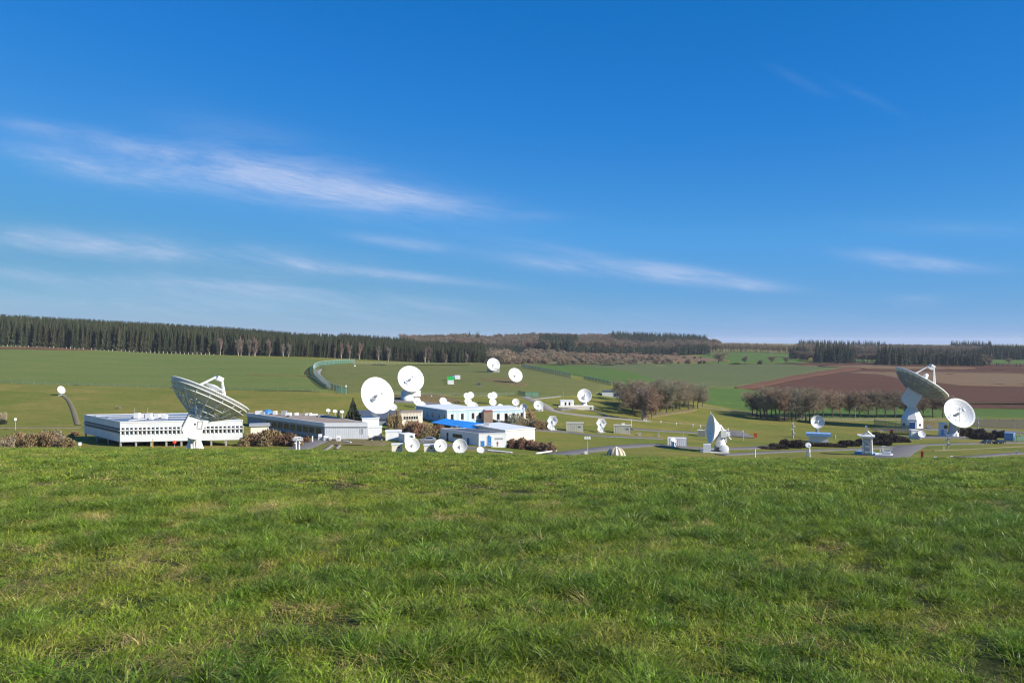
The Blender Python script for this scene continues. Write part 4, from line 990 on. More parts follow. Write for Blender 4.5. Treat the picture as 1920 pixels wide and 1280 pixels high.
# A: long white building on stilts
fA, fB = XY(225, 205), XY(455, 210); sv = XY(158, 225)-fA; fC = fB+sv; fD = fA+sv
zt = -20.55; zb = -25.75
c = (fA+fB+fC+fD)/4; off = Vector((c.x, c.y, -27.9)); root = empty('stilted_office_building', off, 'long white flat-roofed building raised on stilts behind the tilted giant dish', 'building')
fl = [(p.x-c.x, p.y-c.y) for p in (fA, fB, fC, fD)]
MB().prism(fl, zb-off.z, zt-off.z-.3).build('wall', whiteb_m, root)
rf = MB().prism([(x*.985, y*.985) for x, y in fl], zt-off.z-.3, zt-off.z-.12).build('roof', roofb_m, root)
pr = MB()
for A, B in ((fA, fB), (fB, fC), (fC, fD), (fD, fA)): slab(pr, A, B, 0, 1, zt-.3, zt+.05, .05, .25, off)
pr.build('parapet', white_m, root)
NW = 29
for i in range(NW):
    f = (i+.62)/NW
    for z0_, z1_ in ((-22.62, -22.14), (-23.82, -23.02)):
        mb = MB(); slab(mb, fA, fB, f-.0085, f+.0085, z0_, z1_, .03, .1, off); mb.build('window', glass_m, root)
fins = MB()
for i in range(NW+1): slab(fins, fA, fB, max((i+.1)/NW, 0), max((i+.1)/NW, 0)+.003, -23.9, -22.0, .16, 0, off)
slab(fins, fA, fB, 0, 1, -22.9, -22.76, .22, 0, off); fins.build('sunshade_fins', white_m, root)
sideb = MB(); slab(sideb, fD, fA, .02, .995, -22.7, -22.25, .03, .1, off); slab(sideb, fD, fA, .02, .995, -23.6, -23.05, .03, .1, off); sideb.build('side_window_band', dgrey_m, root)
sl = MB(); slab(sl, fD, fA, 0, 1, -22.98, -22.82, .25, 0, off); sl.build('side_ledge', grey_m, root)
for r_ in (0., .33, .66, 1.):
    for f in np.linspace(.01, .99, 9):
        q_ = fA.lerp(fB, f)+sv*r_*.97+sv*.015; MB().box((q_.x-c.x, q_.y-c.y, (zb-off.z)/2-.2), (.34, .34, zb-off.z+.4)).build('stilt', conc_m, root)
for f, r_, w_, h_ in ((.30, .50, 1.3, 1.3), (.35, .52, 1.8, 1.1), (.40, .50, 1.5, 1.2), (.45, .44, 1.3, 1.0), (.5, .4, 1.2, .9), (.36, .32, .8, .6), (.55, .6, 1.0, .8)):
    q_ = fA.lerp(fB, f)+sv*r_; o = MB().box((0, 0, h_/2), (w_, 1.4, h_)).build('rooftop_unit', white_m, rf, (q_.x-c.x, q_.y-c.y, zt-off.z-.12))
ln = MB()
for f0_, r0, f1_, r1 in ((.03, .75, .5, .75), (.1, .1, .45, .45), (.5, .3, .95, .3), (.55, .6, .95, .6), (.06, .5, .35, .5)):
    a = fA.lerp(fB, f0_)+sv*r0; e = fA.lerp(fB, f1_)+sv*r1; ln.tube((a.x-c.x, a.y-c.y, zt-off.z), (e.x-c.x, e.y-c.y, zt-off.z), .1, n=4)
ln.build('roof_cable_tray', white_m, rf)
for f in (.31, .42): q_ = fA.lerp(fB, f)+sv*.5; MB().tube((q_.x-c.x-1, q_.y-c.y, zt-off.z), (q_.x-c.x-1, q_.y-c.y, zt-off.z+2.6), .05, n=4).build('aerial', grey_m, rf)
# B: long low building with brown roof
z1 = -(792.5-CV)/F*230; z0 = -(823-CV)/F*230
A_, B_, C_, D_ = XY(609, 230), XY(690, 230), XY(600, 256), XY(464, 262)
root, off = block('office_building', 'long low office with brown gravel roof, dark glazed side and pale panelled end', [D_, A_, B_, C_], z0-.3, z1, greywall_m, brownroof_m, roof_t=.1)
fa = MB()
for X0, X1 in ((D_, A_), (A_, B_), (B_, C_), (C_, D_)): slab(fa, X0, X1, 0, 1, z1-1.1, z1+.02, .35, .05, off)
fa.build('fascia', palewall_m, root)
pn = MB(); slab(pn, A_, B_, .0, 1.0, z0-.2, z1-1.15, .06, .05, off); pn.build('panel_wall', palewall_m, root)
jn = MB()
for i in range(1, 20): slab(jn, A_, B_, i/20-.0022, i/20+.0022, z0+.3, z1-1.15, .075, 0, off)
jn.build('panel_joints', grey_m, root)
windows(root, off, A_, B_, [.86], .8, z0+1.6, z0+3.0, m=grey_m, frame_m=white_m, proud=.09)
windows(root, off, D_, A_, [.30, .38, .46, .54, .62, .70, .775, .85, .93], 2.75, z0+1.2, z0+3.0, frame_m=grey_m)
windows(root, off, D_, A_, [.08, .16], 1.6, z0+1.6, z0+2.8, m=skyblue_m, frame_m=grey_m)
zr = z1-off.z
for (uu, dd_, w_, h_, m_) in ((485, 258, 2., 1.0, white_m), (516, 257, 1.1, 1.1, cream_m), (533, 255, 1.5, 1.3, grey_m), (541, 252, 1.6, 1.0, white_m), (556, 254, 1.0, .8, white_m), (575, 253, .7, .7, white_m), (582, 253, .6, .8, white_m), (590, 254, 1.6, .45, white_m), (493, 256, 1.0, .9, grey_m), (540, 248, .7, .5, dgrey_m), (600, 248, .8, .5, grey_m)):
    q_ = XY(uu, dd_); MB().box((q_.x-off.x, q_.y-off.y, zr+h_/2), (w_, 1.2, h_)).build('rooftop_unit', m_, root)
vv_ = XY(502, 259); MB().lathe([(1.7, 0), (1.5, .7), (.9, 1.25), (.001, 1.45)], 10, c=(vv_.x-off.x, vv_.y-off.y, zr), smooth=False).build('roof_dome', blue_m, root)
MB().tube((XY(570, 245).x-off.x, 245-off.y, zr), (XY(570, 245).x-off.x, 245-off.y, zr+2.6), .05, n=4).build('aerial', grey_m, root)
# white blocks between the office and the great dish
def hut(name, label, u0, u1, vt, vb, depth, wm, rm=None, cat='hut', d=None, rot=0., door=None, group=None, over=.12, rt=.18):
    um = (u0+u1)/2; p, rz, sx, sz = frame(um, vb, d); w_ = (u1-u0)*sx; h_ = (CV-vt)*sz-p.z
    p = p+Vector((math.sin(-rz), math.cos(rz), 0))*depth/2; root = empty(name, (p.x, p.y, Hs(p.x, p.y)), label, cat, group, rz+R(rot)); h_ = (CV-vt)*sz-root.location.z
    MB().box((0, 0, (h_-rt)/2-.2), (w_, depth, h_-rt+.4)).build('wall', wm, root)
    MB().box((0, 0, h_-rt/2), (w_+over*2, depth+over*2, rt)).build('roof', rm or white_m, root)
    if door: 
        x, dw, dh, dm = door; o = MB().box((x*w_/2, -depth/2-.03, dh/2), (dw, .08, dh)).build('door', dm, root); MB().box((x*w_/2+dw*.35, -depth/2-.1, dh*.5), (.06, .08, .14)).build('handle', dgrey_m, o)
    return root, w_, h_
hut('white_annex', 'plain white block under the largest dish, upper one', 679, 711, 783.5, 806, 6, whiteb_m, d=240)
hut('white_annex', 'plain white block right of the panelled office end, lower one', 691, 716, 800, 825, 4, whiteb_m, d=233)
hut('equipment_hut', 'small white hut with grey roof between the stilted building and the dark glazed office', 470, 504, 796, 812, 5, cream_m, grey_m, d=225, rt=.4, over=.4)
hut('equipment_hut', 'white windowless hut right of the office end', 723, 753, 808.5, 825.5, 5, whiteb_m, white_m)
hut('equipment_hut', 'white hut with blue-shaded side above the left front-row dish', 752, 773, 813.5, 829.5, 4, whiteb_m, white_m, rot=25)
for (a_, lb) in (((734.5, 754.5, 832.5, 847, 2.4), 'low cream cabinet left of the left front-row dish'), ((795, 816, 834, 848, 2.4), 'low cream cabinet left of the middle front-row dish')):
    root, w_, h_ = hut('equipment_cabinet', lb, *a_, cream_m, white_m, cat='cabinet'); MB().box((w_*.15, -1.24, h_*.62), (.5, .1, .35)).build('vent', dgrey_m, root)
for i, (u0, u1, vt, vb, lb) in enumerate(((597, 604, 814, 822, 'white cabinet at the corner of the panelled office end'), (607, 616, 817, 825, 'low white tank before the panelled office end, left'), (617, 622, 820, 825, 'small dark and white bin before the panelled wall'), (631, 639, 816.5, 824, 'white cabinet before the middle of the panelled wall'))):
    root, w_, h_ = hut('equipment_cabinet', lb, u0, u1, vt, vb, 1.0, whiteb_m, white_m, cat='cabinet', d=226-i*.7, over=.03, rt=.08); MB().box((0, -.54, h_*.5), (w_*.6, .06, h_*.4)).build('vent', grey_m, root)
# C: dark wing and cream window building
z1 = -(771-CV)/F*290
root, off = block('dark_roofed_wing', 'dark blue-roofed wing partly behind the largest dish', [XY(670, 268), XY(752, 268), XY(752, 300), XY(670, 300)], Hs(*XY(710, 280))-.3, -(784-CV)/F*268, greywall_m, dark_roof_m, roof_t=.5, over=.02)
A_, B_ = XY(750, 262), XY(790, 264); dv_ = Vector((-.5, 8))
root, off = block('cream_office', 'cream-walled low office with a row of six dark windows', [A_, B_, B_+dv_, A_+dv_], Hs(A_.x, A_.y)-.3, -(773-CV)/F*262, cream_m, brownroof_m, roof_t=.3)
zz = off.z+.3; ztop = -(773-CV)/F*262
windows(root, off, A_, B_, [.22+.115*i for i in range(6)], .62, ztop-2.3, ztop-1.35, frame_m=cream_m)
rb_ = MB()
for i in range(15): slab(rb_, A_, B_, .02+i*.068, .02+i*.068+.012, ztop-1.15, ztop-.3, .1, 0, off)
rb_.build('fascia_ribs', cream_m, root)
# D: pale blue building, two lengths
def blue_block(label, A, B, back, vt, bays, rooflabel=None):
    zt_ = -(vt-CV)/F*A.y; z0_ = min(Hs(A.x, A.y), Hs(B.x, B.y))-.3
    root, off = block('pale_blue_office', label, [A, B, B+back, A+back], z0_, zt_, bluewall_m, palewall_m, roof_t=.35, over=.015)
    windows(root, off, A, B, bays, 1.15, zt_-3.6, zt_-1.5, frame_m=white_m)
    pn = MB(); Lw = (B-A).length
    for f in bays: slab(pn, A, B, f-1.5/Lw, f-.72/Lw, zt_-4.0, zt_-1.2, .10, 0, off); slab(pn, A, B, f+.72/Lw, f+1.5/Lw, zt_-4.0, zt_-1.2, .10, 0, off)
    pn.build('white_panels', white_m, root); return root, off
A_, B_ = XY(838, 276), XY(905, 284)
r1, o1 = blue_block('pale blue office with white window panels behind the bright blue roof, left length', A_, B_, XY(780, 296)-A_, 768.5, [.14, .42, .72, .92])
A2 = XY(780, 296); zt_ = -(768.5-CV)/F*276
windows(r1, o1, A2, A_, [.2, .38, .56, .76, .92], .9, zt_-3.3, zt_-1.7)
A_, B_ = XY(912, 287), XY(984, 294)
blue_block('pale blue office with white window panels among dark shrubs, right length', A_, B_, Vector((-6, 15)), 768.5, [.1, .3, .5, .7, .92])
A_, B_ = XY(907, 281), XY(924, 283)
root, off = block('brick_porch', 'small red-brown porch between the two pale blue offices', [A_, B_, B_+Vector((-.5, 4)), A_+Vector((-.5, 4))], Hs(A_.x, A_.y)-.3, -(771-CV)/F*281, brick_m, mat('dark_red_fascia', (.22, .05, .035), .6), roof_t=.3)
# E: bright blue sheet roof
p0 = XY(808, 262); z_ = lambda v, d_: -(v-CV)/F*d_
pts = [(808, 791.5, 262), (876, 802.5, 247), (924, 799.5, 246), (924, 795.5, 250), (861, 788, 262), (835, 784.2, 269)]
W = [Vector(((u-CU)/F*d_, d_, z_(v, d_))) for u, v, d_ in pts]
c = sum(W, Vector((0, 0, 0)))/6; gz_ = Hs(c.x, c.y); root = empty('blue_roofed_store', (c.x, c.y, gz_), 'low store with a bright blue pitched sheet roof behind the blue-door building', 'building')
rl = [w_-Vector((c.x, c.y, gz_)) for w_ in W]
mb = MB(); t_ = Vector((0, 0, -.18)); mb.add(rl+[w_+t_ for w_ in rl], [(0, 1, 2, 3, 4, 5), (11, 10, 9, 8, 7, 6)]+[(i, 6+i, 6+(i+1) % 6, (i+1) % 6) for i in range(6)]); mb.build('roof', bluetarp_m, root)
ins = [Vector((w_.x*.93, w_.y*.93, w_.z)) for w_ in rl]
mb = MB(); mb.add([Vector((w_.x, w_.y, -.5)) for w_ in ins]+[Vector((w_.x, w_.y, w_.z-.35)) for w_ in ins], [(i, (i+1) % 6, 6+(i+1) % 6, 6+i) for i in range(6)]); mb.build('wall', brick_m, root)
sm = MB()
for f in np.linspace(.1, .9, 9): a = rl[0].lerp(rl[1], f); e = rl[5].lerp(rl[3], f); sm.tube(a+Vector((0, 0, .03)), e+Vector((0, 0, .03)), .045, n=4)
sm.build('roof_seams', bluetarp_m, root)
# F: blue-door building and white volume behind
C0 = XY(897.7, 225); R0 = XY(949.5, 226); L0 = XY(825.5, 238); zt_ = -(812.7-CV)/F*225; zb_ = -(839-CV)/F*225
Bk = L0+(R0-C0)
root, off = block('equipment_building', 'white flat-roofed equipment building with blue doors and a small orange figure sign', [L0, C0, R0, Bk], zb_, zt_, whiteb_m, dark_roof_m, roof_t=.12)
pp = MB()
for X0, X1 in ((L0, C0), (C0, R0), (R0, Bk), (Bk, L0)): slab(pp, X0, X1, 0, 1, zt_-.12, zt_+.10, .06, .2, off)
pp.build('parapet', white_m, root)
def doorw(A, B, f, w_, h_, m_, zz0=0.): 
    Lw = (B-A).length; mb = MB(); slab(mb, A, B, f-w_/2/Lw, f+w_/2/Lw, zb_+zz0, zb_+zz0+h_, .04, .1, off); o = mb.build('door', m_, root)
    mb = MB(); slab(mb, A, B, f+w_*.3/Lw, f+w_*.36/Lw, zb_+zz0+h_*.45, zb_+zz0+h_*.52, .10, 0, off); mb.build('handle', grey_m, o)
    mb = MB(); slab(mb, A, B, f-w_/2/Lw-.01, f-w_/2/Lw, zb_+zz0, zb_+zz0+h_+.08, .07, .1, off); slab(mb, A, B, f+w_/2/Lw, f+w_/2/Lw+.01, zb_+zz0, zb_+zz0+h_+.08, .07, .1, off); mb.build('frame', white_m, o)
doorw(C0, R0, .14, 1.05, 2.0, blue_m, -.1); doorw(C0, R0, .38, 1.15, 2.5, blue_m, .65)
doorw(L0, C0, .74, 1.1, 2.2, blue_m, .1); doorw(L0, C0, .20, .9, 2.4, glass_m, .7)
windows(root, off, L0, C0, [.46], 4.2, zt_-1.9, zt_-1.0, frame_m=grey_m)
mb = MB(); slab(mb, C0, R0, .58, .88, zt_-1.75, zt_-1.25, .05, 0, off); mb.build('wall_plate', grey_m, root)
mb = MB(); slab(mb, C0, R0, .665, .695, zb_+.35, zb_+1.7, .08, 0, off); slab(mb, C0, R0, .645, .72, zb_+1.1, zb_+1.35, .085, 0, off); mb.build('orange_sign', orange_m, root)
mb = MB(); slab(mb, C0, R0, .28, .5, zb_+.5, zb_+.62, 1.3, 0, off)
for f in (.285, .36, .43, .495): slab(mb, C0, R0, f-.003, f+.003, zb_, zb_+1.4, 1.3, -1.2, off)
slab(mb, C0, R0, .28, .5, zb_+1.34, zb_+1.42, 1.3, -1.22, off); mb.build('stair_railing', grey_m, root)
q_ = wall_pt(C0, R0, .38, .15); MB().box((q_.x-off.x, q_.y-off.y, zt_-off.z-.55), (.3, .25, .18)).build('lamp', dgrey_m, root)
LA, LB_, LC, LD_ = XY(889, 249), XY(947.5, 234), XY(1003, 240), XY(935, 257)
z1 = -(806-CV)/F*234
root, off = block('white_extension', 'low white flat-roofed extension behind the blue-door building', [LA, LB_, LC, LD_], -(822-CV)/F*236-1.5, z1, cream_m, palewall_m, roof_t=.25, over=.02)
q_ = XY(912, 246); MB().box((q_.x-off.x, q_.y-off.y, z1-off.z+.5), (1.6, 1.2, 1.0)).build('rooftop_unit', grey_m, root)
# beige cabinets
for (u0, u1, vt, vb, lb, vx) in ((1062, 1094, 792.5, 808.8, 'beige shelter between the two six-sided dishes', .5), (1151, 1183, 797, 812.6, 'beige shelter with a small roof vent, right of the six-sided dishes', .5), (1308, 1322, 806.5, 818.5, 'small beige shelter just left of the side-turned dish', 9)):
    root, w_, h_ = hut('equipment_shelter', lb, u0, u1, vt, vb, 3., beige_m, beige_m, cat='shelter')
    rb_ = MB()
    for i in range(9): rb_.box((-w_/2+w_*i/8, -1.54, h_/2-.1), (.05, .08, h_-.3))
    rb_.build('wall_ribs', beige_m, root)
    if vx < 1: MB().box((w_*.27, -1.56, h_*.55), (.7, .08, .45)).build('vent', dgrey_m, root)
    if u0 == 1151: MB().box((w_*.05, 0, h_+.3), (1.2, .8, .6)).build('roof_vent', white_m, root)
root, w_, h_ = hut('equipment_hut', 'white flat-roofed hut with two dark windows beside the conical-pedestal dish', 1050, 1075, 750.5, 763, 4.5, white_m, white_m, rot=6)
for x in (-.12, .18): o = MB().box((x*w_, -2.28, h_*.5), (.75, .08, h_*.5)).build('window', glass_m, root)
MB().box((w_*.36, -2.28, h_*.55), (.5, .08, .5)).build('sign', grey_m, root)
p, rz, sx, sz = frame(1080, 767); root = empty('concrete_platform', p, 'long pale concrete platform under the flat-roofed hut and dish', 'platform', None, rz)
MB().box((0, 3.5, .5), (66*sx, 7, 1.6)).build('deck', cream_m, root); MB().box((28*sx, -.05, .55), (3*sx, .1, .9)).build('opening', dgrey_m, root)
# green and white containers
def container(label, u0, u1, vt, vb, m_, rm, depth=2.6, d=None, name='storage_container', cat='container'):
    root, w_, h_ = hut(name, label, u0, u1, vt, vb, depth, m_, rm, cat=cat, d=d, over=.02, rt=.1)
    rb_ = MB(); k_ = max(4, int(w_/.6))
    for i in range(k_+1): rb_.box((-w_/2+w_*i/k_, -depth/2-.03, h_/2-.05), (.08, .06, h_-.2))
    rb_.build('corrugations', m_, root); return root
container('bright green covered container behind a white one on the slope', 839, 851.5, 706, 715, green_p, green_p)
container('white container in front of the bright green one', 839.5, 851, 713, 721.5, whiteb_m, white_m)
container('white container right of the bright green one', 853, 863, 703.5, 712, whiteb_m, white_m)
container('dark blue container edge between the green and white ones', 848, 853, 703.8, 711, skyblue_m, dark_roof_m)
# hut with dish on it near the striped dome
root = container('white service container with blue-grey ends at the end of the path', 1252, 1287, 821, 836, whiteb_m, white_m, 2.6)
dish(1263, 838, 1263, 825.5, 10.5, 35, 35, 'little white dish in front of the white service container', off=True, ped_r=.5)
# blue-roofed hut carrying the pale dish
root, w_, h_ = hut('blue_roofed_hut', 'white hut with an overhanging blue roof under the round pale dish', 1516, 1553, 818, 829, 4, white_m, white_m, d=None)
MB().box((0, 0, h_+.55), (46*frame(1533, 828)[2], 5.6, 1.1)).build('blue_fascia', skyblue_m, root)
# radome with striped gores
p, rz, sx, sz = frame(1155, 853); root = empty('striped_dome', p, 'small dome striped in cream and brown gores by the crest', 'radome', None, rz); r_ = 18*sx
for k_ in range(24):
    mb = MB(); prof = [(math.cos(a)*r_, math.sin(a)*r_*.86) for a in np.linspace(0, 1.42, 8)]
    t0, t1 = 2*math.pi*k_/24, 2*math.pi*(k_+1)/24; vs = [(r*math.cos(t), r*math.sin(t), z) for r, z in prof for t in (t0, t1)]
    mb.add(vs, [(2*j, 2*j+1, 2*j+3, 2*j+2) for j in range(7)], True); mb.build('gore', ribbrown_m if k_ % 2 else (ribcream_m if k_ % 3 else white_m), root)
MB().lathe([(r_*.16, 0), (r_*.16, .12), (.001, .14)], 16, c=(0, 0, r_*.85)).build('cap', ribcream_m, root)
MB().lathe([(r_*1.03, -.3), (r_*1.03, .15), (r_*.9, .15)], 32).build('base_ring', conc_m, root)
# white house among the trees
dh = G(1155, 744.5).y; hz_ = lambda v: -(v-CV)/F*dh
A_, B_ = XY(1129, dh), XY(1181, dh-3)
root, off = block('white_house', 'low white house with a dark middle showing between tree trunks', [A_, B_, XY(1183, dh+7), XY(1133, dh+9)], hz_(744.5)-.3, hz_(732.5), white_m, dark_roof_m, roof_t=.4, over=.04)
mb = MB(); slab(mb, A_, B_, .40, .62, off.z, hz_(734.5), .05, 0, off); mb.build('dark_entrance', greywall_m, root)
windows(root, off, A_, B_, [.47, .55], .9, off.z+.9, off.z+2.4, proud=.09)
q_ = XY(1163, dh+2); MB().box((q_.x-off.x, q_.y-off.y, hz_(731)-off.z), (.9, .9, 2.2)).build('chimney', white_m, root)
# tracking tower on the blue and white base
p, rz, sx, sz = frame(1628, 853); root = empty('tracking_tower', p, 'white slatted antenna tower with a wide head and blue-sided base slab', 'tower', None, rz)
L = lambda uu, vv, dy=0.: Vector(((uu-1628)*sx, dy, (853-vv)*sz))
MB().prism([((1602-1628)*sx, 1.5), ((1641-1628)*sx, -1.5), ((1641-1628)*sx, 2.5), ((1612-1628)*sx, 4.5)], -1.2, 5*sz).build('blue_plinth', skyblue_m, root)
MB().prism([((1641-1628)*sx, -1.5), ((1674-1628)*sx, -1.2), ((1674-1628)*sx, 3), ((1641-1628)*sx, 2.5)], -1.2, 3.2*sz).build('white_plinth', white_m, root)
mb = MB()
for a, c in (((1617.5, 850), (1618.5, 820)), ((1635.5, 850), (1634, 820))):
    for dy in (-1.2, 1.2): mb.tube(L(*a, dy), L(*c, dy), .22, n=5)
for k_ in range(7):
    v_ = 823+k_*4.2
    for dy in (-1.2, 1.2): mb.tube(L(1617.5, v_, dy), L(1635.5, v_, dy), .14, n=4); mb.tube(L(1617.5, v_, dy), L(1635.5, v_+4, dy), .1, n=4)
mb.box(L(1626, 835), (12*sx, 1.9, 28*sz)).build('frame_tower', white_m, root)
for k_ in range(5): MB().box(L(1626.5+(k_ % 2)*4-2, 825+k_*5.2, -1.2), (6*sx, .7, 3.0*sz)).build('cable_box', grey_m if k_ % 2 else palewall_m, root)
MB().box(L(1626, 817), (29*sx, 5, 1.8*sz)).box(L(1626, 820), (22*sx, 3.4, 3.2*sz)).box(L(1612, 815.5), (9*sx, 3, 1.0*sz)).build('head_platform', white_m, root)
mb = MB()
for dy in (-1.5, 1.5): mb.tube(L(1618, 816, dy*.3), L(1627, 808.5, dy*.3), .2, n=4); mb.tube(L(1636, 816, dy*.3), L(1627, 808.5, dy*.3), .2, n=4)
mb.tube(L(1627, 808.5, -.45), L(1627, 808.5, .45), .2, n=4); mb.build('gable_frame', white_m, root)
mb = MB(); mb.tube(L(1655, 849.5), L(1655, 837), .14, n=5); mb.box(L(1663, 847), (13*sx, 1.4, 4*sz))
for x in (1650, 1659, 1664, 1669): mb.tube(L(x, 850, -.6), L(x, 841, -.6), .1, n=4)
mb.tube(L(1656, 841, -.6), L(1673, 840, -.6), .12, n=4); mb.tube(L(1652, 836), L(1661, 835), .14, n=4); mb.build('yard_rig', palewall_m, root)
# white board on a pole above it, beyond
p, rz, sx, sz = frame(1624, 812); root = empty('pole_box', p, 'small white twin box on a thin pole above the slatted tower', 'pole', None, rz)
MB().tube((0, 0, -.2), (0, 0, 9*sz), .07, n=5).build('pole', grey_m, root)
for s_ in (-1, 1): MB().box((s_*1.1*sx, 0, 11*sz), (1.9*sx, .5, 6.5*sz)).build('box', white_m, root)
# small lattice antenna 1516
p, rz, sx, sz = frame(1516, 856); root = empty('test_antenna', p, 'small white antenna on a stubby frame at the crest, right of centre', 'antenna', None, rz)
mb = MB(); mb.tube((1.5*sx, 0, 0), (1.5*sx, 0, 20*sz), .32, .2, 8); mb.tube((-3.5*sx, 0, 0), (-3.5*sx, 0, 11*sz), .1, n=4); mb.tube((-3.5*sx, 0, 10*sz), (1.5*sx, 0, 10*sz), .08, n=4); mb.box((1.8*sx, 0, 5*sz), (2.6*sx, .9, 8*sz)); mb.build('frame', white_m, root)
MB().lathe([(.001, 0), (.5, .08), (.85, .3), (.8, .34), (.001, .1)], 16, M=Matrix.Rotation(R(60), 4, 'X')).build('reflector', white_m, root, (-1*sx, 0, 21*sz)); MB().box((2.5*sx, 0, 19.5*sz), (2.6*sx, .8, 3.5*sz)).build('head', grey_m, root)
# cabinet with small dish below the tower
p, rz, sx, sz = frame(1715, 822.5); root = empty('equipment_shelter', p, 'white cabinet with blue-shaded side at the foot of the octagonal tower', 'shelter', None, rz+R(18))
MB().box((0, 1, 8*sz), (14*sx, 3, 16*sz)).build('wall', whiteb_m, root); MB().box((0, 1, 16*sz+.08), (15*sx, 3.3, .16)).build('roof', white_m, root); MB().box((-2*sx, -.54, 6*sz), (.9, .08, 2.2)).build('door', palewall_m, root)
dish(1722, 823, 1728, 813.5, 13.5, 25, 30, 'small white dish propped in front of the cabinet at the tower foot', off=True, ped_r=.3)
# blue box at the right
root, w_, h_ = hut('blue_cabin', 'blue-grey cabin with a thin mast at the right edge', 1884, 1902, 811.5, 826, 3, skyblue_m, skyblue_m, rot=-10)
MB().tube((w_*.55, 0, 0), (w_*.55, 0, 33*frame(1893, 826)[3]), .06, n=4).build('mast', grey_m, root)
# ------------------------------------------------------------------ cars
def car(label, u, v, body_m, rz, L_=4.4, group=None):
    p = G(u, v); root = empty('parked_car', p, label, 'car', group, rz)
    prof = [(-.50, .28), (-.50, .62), (-.46, .72), (-.30, .78), (-.17, 1.08), (-.06, 1.20), (.22, 1.20), (.36, 1.02), (.46, .86), (.50, .80), (.50, .30)]
    W_ = 1.75; vs = []; k_ = len(prof)
    for s_, y in ((-1, 0), (1, 0)):
        for x, z in prof: vs.append((x*L_, s_*W_/2*(1. if z < .8 else .86), z*1.2))
    MB().add(vs, [tuple(range(k_)), tuple(range(k_, 2*k_))[::-1]]+[(i, k_+i, k_+(i+1) % k_, (i+1) % k_) for i in range(k_)], False).build('body', body_m, root)
    for s_ in (-1, 1): MB().add([(-.15*L_, s_*.80, 1.27), (-.06*L_, s_*.77, 1.40), (.21*L_, s_*.77, 1.40), (.31*L_, s_*.81, 1.24), (.28*L_, s_*.885, .98), (-.20*L_, s_*.885, .98)], [(0, 1, 2, 3, 4, 5)]).build('side_window', glass_m, root)
    MB().add([(-.285*L_, -.68, .98), (-.285*L_, .68, .98), (-.175*L_, .66, 1.30), (-.175*L_, -.66, 1.30)], [(0, 1, 2, 3)]).build('windscreen', glass_m, root)
    for x in (-.31, .31):
        for s_ in (-1, 1):
            w_ = MB().lathe([(.001, -.11), (.31, -.11), (.33, -.08), (.33, .08), (.31, .11), (.001, .11)], 18, M=Matrix.Rotation(R(90), 4, 'X')).build('wheel', rubber_m, root, (x*L_, s_*.82, .33)); MB().lathe([(.001, s_*-.125), (.19, s_*-.125)], 12, M=Matrix.Rotation(R(90), 4, 'X')).build('rim', grey_m, w_)
    for s_ in (-1, 1): MB().box((-.497*L_, s_*.62, .74), (.06, .3, .14)).build('headlight', light_m, root)
    return root
car('black parked car on the far-right road, left of a pair', 1850, 831.5, car_m, R(20)); car('black parked car on the far-right road, right of a pair', 1874, 831.5, car_m, R(12))
car('pale grey car parked right of the octagonal tower', 1741, 803, carb_m, R(70))
car('dark car parked between the white blocks and the small white hut', 706, 826, car_m, R(15)); car('silver-green car half hidden by the russet thicket', 803, 828, carb_m, R(8))
root = car('dark cart-like vehicle standing on the road below the brown soil patch', 897, 723, dgrey_m, R(5), 3.4)
# ------------------------------------------------------------------ poles, posts, signs
def pole(label, u, vb, vt, kind='lamp', name='street_lamp', cat='street lamp', group=None, r=.07, m_=None):
    p, rz, sx, sz = frame(u, vb); root = empty(name, p, label, cat, group, rz); h_ = (vb-vt)*sz
    MB().tube((0, 0, -.2), (0, 0, h_), r*1.3, r, 6).build('pole', m_ or grey_m, root)
    if kind == 'tri':
        MB().box((0, 0, h_-.6), (9*sx, .12, .12)).build('crossarm', grey_m, root)
        for x in (-4, 0, 4): MB().box((x*sx, 0, h_-.2), (.55, .5, .7), taper=.7).build('lamp_head', white_m, root)
        MB().box((-3*sx, 0, .3), (5*sx, 1.2, .8)).build('base_box', white_m, root)
    elif kind == 'lamp': MB().box((.35, 0, h_), (1.0, .4, .25)).build('lamp_head', light_m, root)
    elif kind == 'cam':
        for z, s_ in ((.98, 0), (.78, 1), (.62, -1), (.35, 1)): MB().box((s_*.4, 0, h_*z), (.8, .6, .55)).build('camera_box', white_m, root)
    elif kind == 'box': MB().box((0, 0, h_*.88), (.6, .5, .7)).build('box', white_m, root)
    return root
pole('three-headed lamp mast by the front path', 1101.5, 851, 819, 'tri', r=.09)
pole('pale mast hung with white camera boxes behind the dark mound', 1487, 822, 793, 'cam', 'camera_mast', 'camera mast', r=.2)
pole('thin lamp post before the tree row', 1604, 788, 762, 'lamp'); pole('thin lamp post left of the octagonal tower', 1680, 800, 777, 'lamp', r=.06)
pole('mast with white boxes right of the ribbed dish', 1834, 803, 781, 'cam', 'camera_mast', 'camera mast', r=.15)
pole('white post with a round box in front of the ribbed dish', 1777, 841, 816, 'cam', 'camera_mast', 'camera mast', r=.12)
pole('short thin post on the grass left of the white-boxed post', 1769.5, 844, 836, 'none', 'marker_post', 'post', r=.1, m_=cream_m)
pole('wooden post with a sign plate under the stilted building', 286.5, 845, 816, 'box', 'sign_post', 'sign', m_=yellow_m)
pole('thin pole with a white ball on the far-left meadow', 29, 806, 783, 'box', 'camera_mast', 'camera mast', r=.08)
pole('camera pole beside the green gate', 649, 740, 721.5, 'box', 'camera_mast', 'camera mast')
pole('thin pole with white foot at the far end of the curved fence', 664, 687, 672, 'none', 'camera_mast', 'camera mast', r=.12)
pole('thin pole above the flat-roofed hut', 1056, 752, 733, 'none', 'marker_post', 'post', r=.06)
pole('white T-shaped post behind the side-turned dish', 1393, 826, 806, 'box', 'camera_mast', 'camera mast', r=.12)
